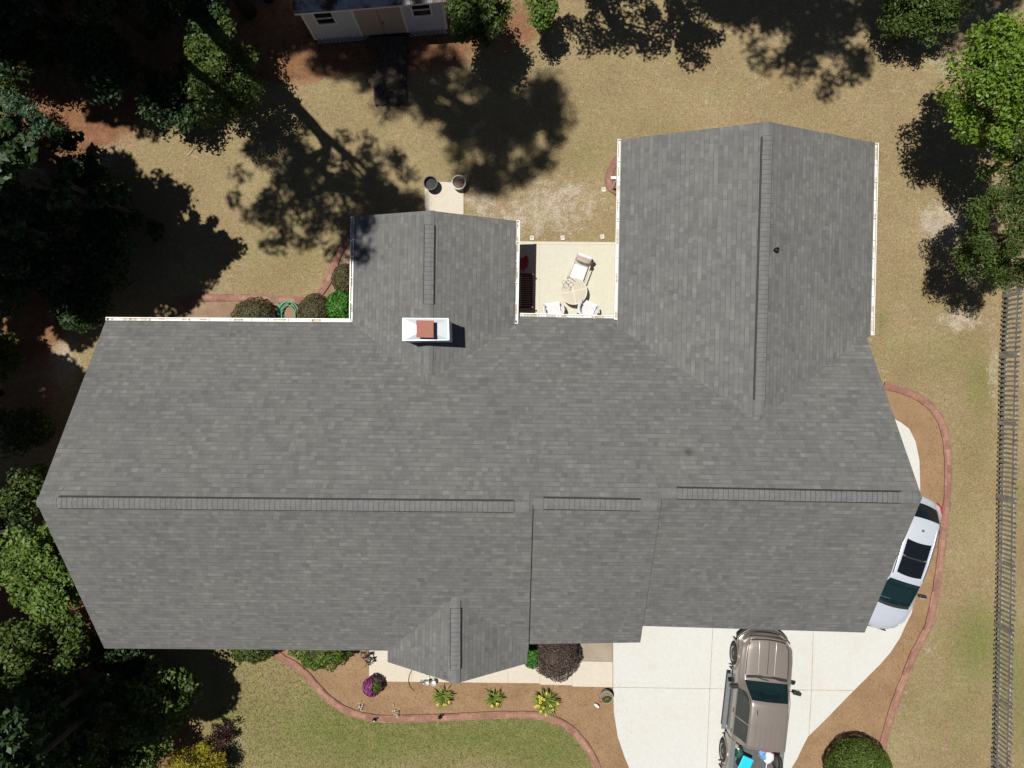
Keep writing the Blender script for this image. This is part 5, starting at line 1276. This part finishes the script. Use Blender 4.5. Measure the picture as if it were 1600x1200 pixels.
def small_things():
    rng = np.random.default_rng(3)
    # bicycle shaped wire planter
    a, b = P(661, 1066, .2), P(677.5, 1066.5, .2)
    t = thing("wire_bicycle_planter", "grey wire bicycle shaped planter in front of the porch", "garden ornament", (*((a + b) / 2).xy, .012)); mb = MB()
    def ring(c, r, tilt, th, rad=.009):
        M = Matrix.Rotation(th, 3, 'Z') @ Matrix.Rotation(tilt, 3, 'X'); return [c + M @ Vector((r * math.cos(x), r * math.sin(x), 0)) for x in np.linspace(0, 2 * math.pi, 24, endpoint=False)]
    ca, cb, cc = Vector((a.x, a.y, .16)), Vector((b.x, b.y, .16)), Vector((a.x + .17, a.y + .06, .30))
    for c, r in ((ca, .105), (cb, .115)):
        mw = MB(); mw.tube(ring(c, r, R(24), 0), .010, 6, closed=True); 
        for k in range(6): an = k * math.pi / 6; M = Matrix.Rotation(R(24), 3, 'X'); mw.tube([c + M @ Vector((r * math.cos(an), r * math.sin(an), 0)), c - M @ Vector((r * math.cos(an), r * math.sin(an), 0))], .004, 5)
        mw.build("wheel", MT['greymetal'], t)
    mb.tube([ca, cc, cb], .010, 6); mb.tube([ca, (ca + cb) / 2 + Vector((0, 0, .05)), cb], .010, 6); mb.tube([cc, cc + Vector((-.06, .16, .12))], .010, 6); mb.tube([cc + Vector((-.18, .18, .12)), cc + Vector((.06, .16, .12))], .010, 6); mb.build("frame", MT['greymetal'], t)
    mb = MB(); mb.lathe(cb + Vector((0, 0, .0)), [(.06, 0), (.095, .12), (.085, .12), (.06, .03)], 16); mb.lathe(cc + Vector((0, -.02, 0)), [(.04, 0), (.07, .10), (.06, .10), (.04, .02)], 14); mb.build("basket", MT['whitepot'], t)
    mb = MB(); pts = smooth_path([P(644, 1046, .06), P(640, 1054, .05), P(638.5, 1064, .05), P(641, 1073, .03), P(648, 1079.5, .02)], 5); mb.tube(pts, .013, 6); o = mb.build("black_hose", MT['rubber'], loc=P(640, 1062)); tag(o, "thin black hose curving off the front walkway onto the mulch", "hose")
    # made-up dark stakes and leaves standing in for shadow marks at the walk's corner
    q = P(576, 1028); t = thing("made_up_stake", "made-up dark leafy stakes in place of shadowy marks at the top corner of the front walkway", "garden ornament", (q.x, q.y, .012)); mb = MB()
    for x, y in ((570, 1022), (574, 1034), (580, 1020), (576, 1026)): p = P(x, y); mb.tube([p, p + Vector((.03, .02, .5))], .010, 6)
    mb.build("stake", MT['iron'], t); cs = []
    for x, y in ((569, 1020), (570, 1027), (577, 1026), (574, 1035), (579, 1035), (582, 1018)):
        p = P(x, y, .42)
        for k in range(7): cs.append(np.array(p) + rng.normal(0, .05, 3))
    cs = np.array(cs); leaves_object("made_up_leaf", MT['iron'], t, cs, unit(rng.normal(size=cs.shape) + np.array([0, 0, 1])), .14, .5, rng)
    # garden spotlights
    for (x, y), m_, lab in (((586, 1121), MT['whitepot'], "white faced garden spotlight on the brick edging"), ((688, 1116.5), MT['iron'], "black garden spotlight on the front edging below the porch")):
        p = P(x, y); t = thing("garden_spotlight", lab, "garden light", (p.x, p.y, .05), "garden spotlights along the front edging"); mb = MB(); mb.tube([p + Vector((0, 0, .05)), p + Vector((0, 0, .16))], .012, 8); mb.build("stake", MT['iron'], t)
        mb = MB(); M = Matrix.Rotation(R(35), 3, 'X'); mb.lathe(p + Vector((0, 0, .15)), [(.03, -.05), (.062, .0), (.066, .07)], 14, M=M); hd = mb.build("lamp_head", MT['iron'], t); mb = MB(); mb.lathe(p + Vector((0, 0, .15)) + M @ Vector((0, 0, .072)), [(.045, 0), (0, .008)], 14, M=M); mb.build("lens", m_, hd)
        mb = MB(); mb.box(p + Vector((.10, .03, .09)), (.10, .06, .05)); mb.build("lamp_bracket", MT['iron'], t)
    for (x, y), lab in (((563, 1102), "white flowering plant by the curve of the front edging"), ((621, 1113), "sparse pale flowering plant near the white faced spotlight")):
        p = P(x, y); t = thing("small_flower", lab, "plant", (p.x, p.y, .012)); d = rng.normal(size=(26, 3)) * np.array([.07, .10, .03]); leaves_object("petal", MT['petal_white'], t, np.array([p.x, p.y, .14]) + d, unit(rng.normal(size=(26, 3)) + np.array([0, 0, 1.2])), .055, .8, rng); d = rng.normal(size=(20, 3)) * np.array([.06, .08, .03]); leaves_object("foliage", MT['leaf_olive'], t, np.array([p.x, p.y, .08]) + d, unit(rng.normal(size=(20, 3)) + np.array([0, 0, 1])), .07, .4, rng)
    # green hose
    q = P(452, 486); t = thing("garden_hose", "coiled green garden hose between the two olive shrubs", "hose", (q.x, q.y, .012)); mb = MB()
    for k, (cx, cy, r, el) in enumerate(((449, 490, .34, 1.25), (453, 492, .40, 1.2), (451, 494, .28, 1.35), (456, 493, .33, 1.4))):
        c = P(cx, cy); mb.tube([(c.x + r * math.cos(x), c.y + r * el * math.sin(x), .05 + .10 * k / 3 + .05 * math.sin(x)) for x in np.linspace(0, 2 * math.pi, 30, endpoint=False)], .019, 8, closed=True)
    mb.tube(smooth_path([P(421, 467, .12), P(432, 473, .06), P(440, 482, .06), P(443, 495, .06)], 5), .019, 8); mb.build("hose_coil", MT['hose'], t, smooth=True)
    # yard drains
    spots = (((943, 296.5), "white drain outlet beside the back wing gutter and short brick edging"), ((831, 372), "white drain outlet at the patio edge nearest the bench"), ((879, 372), "white drain outlet at the middle of the patio edge"), ((941, 370), "white drain outlet at the patio edge nearest the big wing"))
    t = None
    for (x, y), lab in spots:
        p = P(x, y, 0.01)
        if t is None:
            t = thing("drain_outlet", lab, "drain", (p.x, p.y, 0), "white drain outlets by the patio"); mb = MB(); o = Vector((p.x, p.y, 0))
            for dx, dy, sx, sy in ((-.055, 0, .03, .15), (.055, 0, .03, .15), (0, .06, .08, .03), (0, -.06, .08, .03)): mb.box(o + Vector((dx, dy, .025)), (sx, sy, .05))
            mb.build("drain_frame", MT['whitepot'], t); mb = MB(); mb.box(o + Vector((0, 0, .008)), (.08, .09, .012)); mb.build("drain_hole", MT['debris'], t)
        else: copy_thing(t, (p.x, p.y, 0), 0.1, lab)
    # fallen sticks on the back lawn
    for a, b, lab in (((293, 243), (304, 231), "pale stick on the back lawn, the upper of the two by the woods"), ((258, 291), (275, 283), "pale stick on the back lawn, the lower of the two by the woods"), ((1032, 108), (1060, 55), "long thin pale stick lying across the far back lawn"), ((1114, 122), (1123, 104), "short pale stick on the lawn beside the dark tree shadow"), ((1102, 162), (1105, 143), "short white stick above the large wing roof")):
        p, q = P(*a, .02), P(*b, .02); mb = MB(); mb.tube([p, p.lerp(q, .5) + Vector((.02, .01, .01)), q], [.022, .018, .010] if lab.startswith("pale") else [.010, .010, .006], 6); o = mb.build("fallen_stick", MT['debris'], loc=p); tag(o, lab, "stick")
small_things()

# visible trees and bushes
tree("lime_tree", "large lime green tree in the top corner beyond the big wing", (17.2, 11.0), (14.95, 9.2, 4.5), (2.0, 2.2, 1.6), MT['leaf_lime'], 41, 140, 150, .115, .40, hollow=.15, trunk_r=.16)
tree("leafy_tree", "mid green tree hanging over the end of the picket fence", (17.6, 5.8), (15.55, 4.7, 3.9), (1.5, 2.0, 1.5), MT['leaf_mid'], 42, 90, 170, .13, .36, aspect=.28, trunk_r=.15)
tree("leafy_tree", "dark green tree between the lime tree and the fence end", (17.8, 8.0), (15.9, 7.3, 3.9), (1.1, 1.3, 1.4), MT['leaf_mid'], 43, 40, 120, .14, .40, aspect=.35, trunk_r=.12)
tree("leafy_bush", "wide green bush at the top edge beyond the big wing", (14.1, 12.6), (14.0, 12.75, 1.8), (1.55, 1.1, .9), MT['leaf_mid'], 44, 60, 130, .14, .36, aspect=.35, trunk_r=.08, cat="bush")
tree("leafy_tree", "green tree overlapping the right end of the white shed", (-1.3, 13.0), (-1.1, 12.1, 3.0), (1.15, 1.0, 1.2), MT['leaf_mid'], 45, 60, 150, .12, .36, trunk_r=.09)
tree("leafy_bush", "small bright green bush at the top edge right of the shed tree", (1.0, 12.9), (1.02, 12.75, 2.0), (.45, .8, .8), MT['leaf_bright'], 46, 26, 120, .11, .3, trunk_r=.05, cat="bush")
tree("leafy_tree", "green holly in the dark woods left of the shed", (-9.6, 10.4), (-9.55, 10.3, 2.4), (1.15, 1.75, 1.4), MT['leaf_mid'], 47, 70, 110, .12, .36, trunk_r=.09)
tree("leafy_bush", "grey green bush at the left edge beside the red straw", (-17.3, 9.2), (-17.3, 9.2, 1.0), (.9, 1.0, .7), MT['leaf_blue'], 48, 40, 90, .13, .33, aspect=.3, trunk_r=.05, cat="bush")
tree("leafy_bush", "dark green bush at the left edge above the grey green one", (-18.2, 10.8), (-18.2, 10.8, 1.1), (.8, 1.0, .8), MT['leaf_mid'], 49, 30, 90, .13, .33, trunk_r=.05, cat="bush")
tree("leafy_tree", "bright green tree against the left end of the house roof", (-14.6, -6.0), (-14.75, -5.9, 3.3), (1.25, 1.6, 1.1), MT['leaf_bright'], 50, 85, 130, .14, .38, trunk_r=.12)
tree("leafy_tree", "dark green tree at the left edge below the bright one", (-16.2, -9.0), (-15.6, -8.9, 3.0), (1.9, 1.6, 1.5), MT['leaf_mid'], 51, 80, 120, .14, .40, trunk_r=.12)
tree("leafy_tree", "dark green tree in the bottom left corner of the woods", (-15.2, -11.6), (-14.6, -11.3, 3.2), (2.2, 1.7, 1.4), MT['leaf_mid'], 52, 85, 110, .15, .42, trunk_r=.13)
tree("leafy_tree", "dark green tree in the shade before the left front corner of the house", (-12.2, -10.7), (-12.0, -10.6, 2.2), (1.7, 1.2, 1.2), MT['leaf_mid'], 53, 55, 90, .15, .40, trunk_r=.10)
tree("leafy_bush", "loose green bush in the shade above the yellow bush", (-12.6, -12.6), (-12.7, -12.6, 1.6), (1.1, .9, 1.0), MT['leaf_mid'], 54, 40, 80, .13, .36, trunk_r=.06, cat="bush")
tree("yellow_bush", "bright yellow feathery bush at the bottom edge of the front lawn", (-11.1, -13.9), (-11.1, -13.75, .95), (1.15, 1.15, .75), MT['leaf_yellow'], 55, 85, 120, .10, .26, aspect=.3, trunk_r=.05, cat="bush")
tree("wine_red_bush", "wine red bush edging the yellow bush", (-10.45, -12.75), (-10.5, -12.9, .5), (.55, 1.0, .4), MT['leaf_wine'], 56, 22, 60, .08, .22, trunk_r=.03, cat="bush")
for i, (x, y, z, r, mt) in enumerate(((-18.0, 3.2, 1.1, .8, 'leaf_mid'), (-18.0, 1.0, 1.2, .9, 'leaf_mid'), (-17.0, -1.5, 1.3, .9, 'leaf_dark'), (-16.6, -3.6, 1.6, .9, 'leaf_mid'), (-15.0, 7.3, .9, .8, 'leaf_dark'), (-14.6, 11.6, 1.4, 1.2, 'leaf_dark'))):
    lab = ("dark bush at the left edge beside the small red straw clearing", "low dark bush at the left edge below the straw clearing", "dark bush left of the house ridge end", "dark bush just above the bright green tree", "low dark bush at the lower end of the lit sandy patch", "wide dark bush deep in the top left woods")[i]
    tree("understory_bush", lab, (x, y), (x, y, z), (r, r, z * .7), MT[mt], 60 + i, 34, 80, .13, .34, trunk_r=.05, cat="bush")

# tall trees round the plot; most stand out of the frame and only their shadow reaches into it
def shadow_tree(name, label, S, z, rad, mat, seed, n_cl, per, leaf, cl_r, base=None, mids=None, aspect=.5, trunk_r=.22, limbs=14, hollow=.2):
    g = P(*S); cx, cy = g.x - SHX * z, g.y - SHY * z
    b = base or (cx, cy + 2.4)
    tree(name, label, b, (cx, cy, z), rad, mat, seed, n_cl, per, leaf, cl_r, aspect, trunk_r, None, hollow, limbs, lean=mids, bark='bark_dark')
PN = MT['leaf_pine']
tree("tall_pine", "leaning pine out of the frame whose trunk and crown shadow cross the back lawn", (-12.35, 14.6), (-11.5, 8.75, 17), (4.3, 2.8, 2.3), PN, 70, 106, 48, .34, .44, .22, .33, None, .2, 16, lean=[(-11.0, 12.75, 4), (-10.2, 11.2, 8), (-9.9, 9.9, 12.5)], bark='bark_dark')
shadow_tree("tall_pine", "tall pine in the woods whose soft shadow falls between the lawn and the back step", (606, 345), 23, (1.7, 2.5, 2.0), PN, 71, 50, 66, .34, .48, base=(-13.2, 12.8), aspect=.22, trunk_r=.18)
shadow_tree("tall_pine", "tall pine behind the shed whose shadow darkens the lawn right of the ramp", (785, 196), 28, (2.9, 2.4, 2.2), PN, 72, 80, 100, .34, .56, base=(-8.9, 14.2), aspect=.25)
shadow_tree("tall_pine", "tall pine behind the shed whose shadow falls across the ramp", (650, 120), 25, (2.4, 1.9, 2.0), PN, 73, 40, 80, .34, .50, base=(-9.6, 13.6), aspect=.25)
shadow_tree("tall_pine", "tall pine behind the shed whose broken shadow falls before the shed wall", (545, 72), 25, (2.6, 1.1, 1.8), PN, 79, 46, 80, .34, .48, base=(-10.4, 14.4), aspect=.25)
shadow_tree("tall_oak", "oak out of the frame whose sharp shadow falls on the far back lawn", (960, 35), 6.5, (2.1, 1.6, 1.2), MT['leaf_mid'], 74, 34, 110, .16, .42)
shadow_tree("tall_oak", "oak out of the frame with a drooping shadow on the far back lawn", (1085, 45), 6.5, (1.7, 1.7, 1.2), MT['leaf_mid'], 75, 32, 110, .16, .42)
shadow_tree("tall_oak", "tall oak out of the frame with the widest shadow on the far back lawn", (1275, 58), 18, (2.9, 2.2, 1.8), MT['leaf_mid'], 76, 60, 120, .18, .52)
shadow_tree("tall_oak", "oak out of the frame shading the top edge left of the wide green bush", (1190, 8), 15, (2.6, 1.3, 1.6), MT['leaf_mid'], 77, 46, 130, .18, .5)
shadow_tree("tall_oak", "oak out of the frame shading the gap between the lime tree and the wide bush", (1530, 35), 14, (1.8, 1.6, 1.6), MT['leaf_mid'], 78, 40, 130, .18, .5)
shadow_tree("tall_oak", "oak out of the frame shading the ground under the wide green bush", (1400, 22), 12, (2.0, 1.0, 1.4), MT['leaf_mid'], 80, 40, 130, .18, .46)
woods = [((40, 40), 14, 2.5), ((130, 70), 15, 2.2), ((220, 85), 15, 2.5), ((310, 70), 16, 2.4), ((372, 45), 16, 2.0), ((255, 150), 14, 1.6), ((325, 158), 13, 1.3), ((350, 60), 14, 1.3), ((190, 130), 14, 1.6), ((420, 20), 17, 1.4),
         ((30, 320), 14, 2.3), ((110, 335), 13, 2.0), ((185, 365), 12, 1.9), ((245, 395), 11, 1.7), ((305, 390), 9, 1.1), ((340, 388), 8, .7), ((130, 425), 12, 2.0), ((215, 450), 11, 1.6), ((275, 440), 10, 1.3), ((180, 295), 11, 1.4), ((255, 318), 9, 1.0),
         ((135, 495), 11, 1.2), ((60, 425), 13, 1.2), ((20, 580), 14, 1.6), ((70, 690), 13, 1.7), ((20, 760), 12, 1.5), ((120, 660), 10, .7), ((-20, 860), 12, 1.6), ((10, 960), 11, 1.5),
         ((150, 1060), 9, 2.0), ((250, 1065), 9, 2.0), ((318, 1084), 8, 1.15), ((60, 810), 10, 1.1), ((300, 1045), 7, 1.1), ((50, 1000), 9, 1.5), ((90, 1120), 10, 1.6), ((200, 1150), 9, 1.3), ((105, 600), 9, 1.0), ((45, 500), 10, .8)]
FR = {36, 37, 38, 5, 6, 7, 12, 13, 14, 15, 17, 18, 19, 20, 29, 30, 31, 32, 33, 35}          # thinner crowns whose ragged shadow edges reach the lawn
for i, (sp, z, r) in enumerate(woods):
    tree_lab = "tall dark woodland tree left of the house, out of the frame, shading the woods floor"
    g = P(*sp); cx, cy = g.x - SHX * z, g.y - SHY * z
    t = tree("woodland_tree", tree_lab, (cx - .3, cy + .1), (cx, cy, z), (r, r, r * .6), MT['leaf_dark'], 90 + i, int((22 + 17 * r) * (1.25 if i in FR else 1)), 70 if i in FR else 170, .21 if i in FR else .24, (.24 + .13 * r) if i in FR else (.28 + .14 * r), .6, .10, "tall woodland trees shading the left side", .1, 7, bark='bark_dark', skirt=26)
# shaded understory that fills the woods floor
under = [(-17.6, 13.0, 3.0, 1.6), (-15.2, 12.9, 3.6, 1.6), (-12.6, 12.9, 3.8, 1.7), (-10.6, 12.6, 3.2, 1.4), (-13.6, 10.6, 2.4, 1.3), (-11.6, 9.9, 1.8, 1.0), (-16.8, 11.3, 2.2, 1.2), (-17.6, 6.3, 2.2, 1.4), (-15.6, 5.6, 2.4, 1.3), (-13.9, 6.0, 1.6, .9), (-16.0, 3.6, 2.6, 1.3), (-14.0, 4.3, 1.8, 1.1), (-14.6, 2.8, 1.7, .9), (-17.4, -5.0, 2.2, 1.3), (-16.4, -12.7, 1.9, 1.5), (-14.0, -13.2, 1.6, 1.3), (-17.6, -10.6, 2.0, 1.3), (-13.4, -9.2, 1.6, 1.0)]
for i, (x, y, z, r) in enumerate(under):
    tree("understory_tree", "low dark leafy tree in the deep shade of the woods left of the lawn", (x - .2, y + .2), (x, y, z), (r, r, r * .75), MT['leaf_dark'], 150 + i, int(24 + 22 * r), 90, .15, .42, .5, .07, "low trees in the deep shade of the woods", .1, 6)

# loose blades over the lawns and loose needles over the beds
def litter():
    rng = np.random.default_rng(77)
    def scatter(n, box, keep, name, mats, L, W, zc, tilt, col):
        px = rng.uniform(box[0], box[2], n); py = rng.uniform(box[1], box[3], n); k = keep(px, py); px, py = px[k], py[k]
        X = (px - 800) * CAMH / F; Y = (600 - py) * CAMH / F; m = len(X)
        c = np.stack([X, Y, np.full(m, zc)], 1); nrm = unit(np.stack([rng.normal(0, tilt, m), rng.normal(0, tilt, m), np.ones(m)], 1))
        v, f = leaf_quads(c, nrm, L, W, rng, 0.05)
        me = np_mesh(name, v, f, np.repeat(rng.uniform(0, 1, m), 4)); me.materials.append(mats)
        o = bpy.data.objects.new(name, me); COL.objects.link(o); o['kind'] = 'stuff'; return o
    def inpoly(px, py, poly):
        r = np.zeros(px.shape, bool); n = len(poly)
        for i in range(n):
            (x0, y0), (x1, y1) = poly[i], poly[(i + 1) % n]
            c = ((y0 > py) != (y1 > py)) & (px < (x1 - x0) * (py - y0) / (y1 - y0 + 1e-9) + x0); r ^= c
        return r
    def lawn(px, py):
        back = (py < 470) & ~((px > 812) & (px < 962) & (py > 372)) & ~((px > 655) & (px < 730) & (py > 280)) & (px > 180) & (px < 1550)
        right = (px > 1372) & (px < 1550) & ~inpoly(px, py, mulch_right) & (py > 300)
        front = (px > 330) & (px < 935) & (py > 1015) & ~inpoly(px, py, mulch_front)
        return back & (py < 440) | right | front
    m1 = leaf_mat("dry_grass_blade", (0.20, 0.155, 0.06), (0.58, 0.47, 0.27), 0.8, 0.2, 0.1)
    scatter(46000, (180, 0, 1560, 1220), lambda x, y: lawn(x, y) & ~((((x - 1530) / 45) ** 2 + ((y - 1000) / 60) ** 2) < 1) & ((y < 1000) | (x > 1000) | (rng.uniform(size=x.shape) < .35)), "dry_grass", m1, .085, .14, .016, .6, None)
    m2 = leaf_mat("green_grass_blade", (0.10, 0.125, 0.03), (0.24, 0.26, 0.085), 0.8, 0.2, 0.1)
    scatter(26000, (330, 1000, 940, 1220), lambda x, y: lawn(x, y), "green_grass", m2, .08, .16, .016, .6, None)
    m3 = leaf_mat("pine_needle_litter", (0.16, 0.085, 0.04), (0.52, 0.36, 0.21), 0.8, 0.1, 0.1)
    scatter(60000, (420, 600, 1500, 1220), lambda x, y: (inpoly(x, y, mulch_front) & ~((x > 577) & (y < 1066))) | (inpoly(x, y, mulch_right) & (x > 1440 - np.clip(y - 960, 0, 400) * .85 + 10 * (y < 960))), "pine_straw", m3, .12, .08, .024, .35, None)
litter()
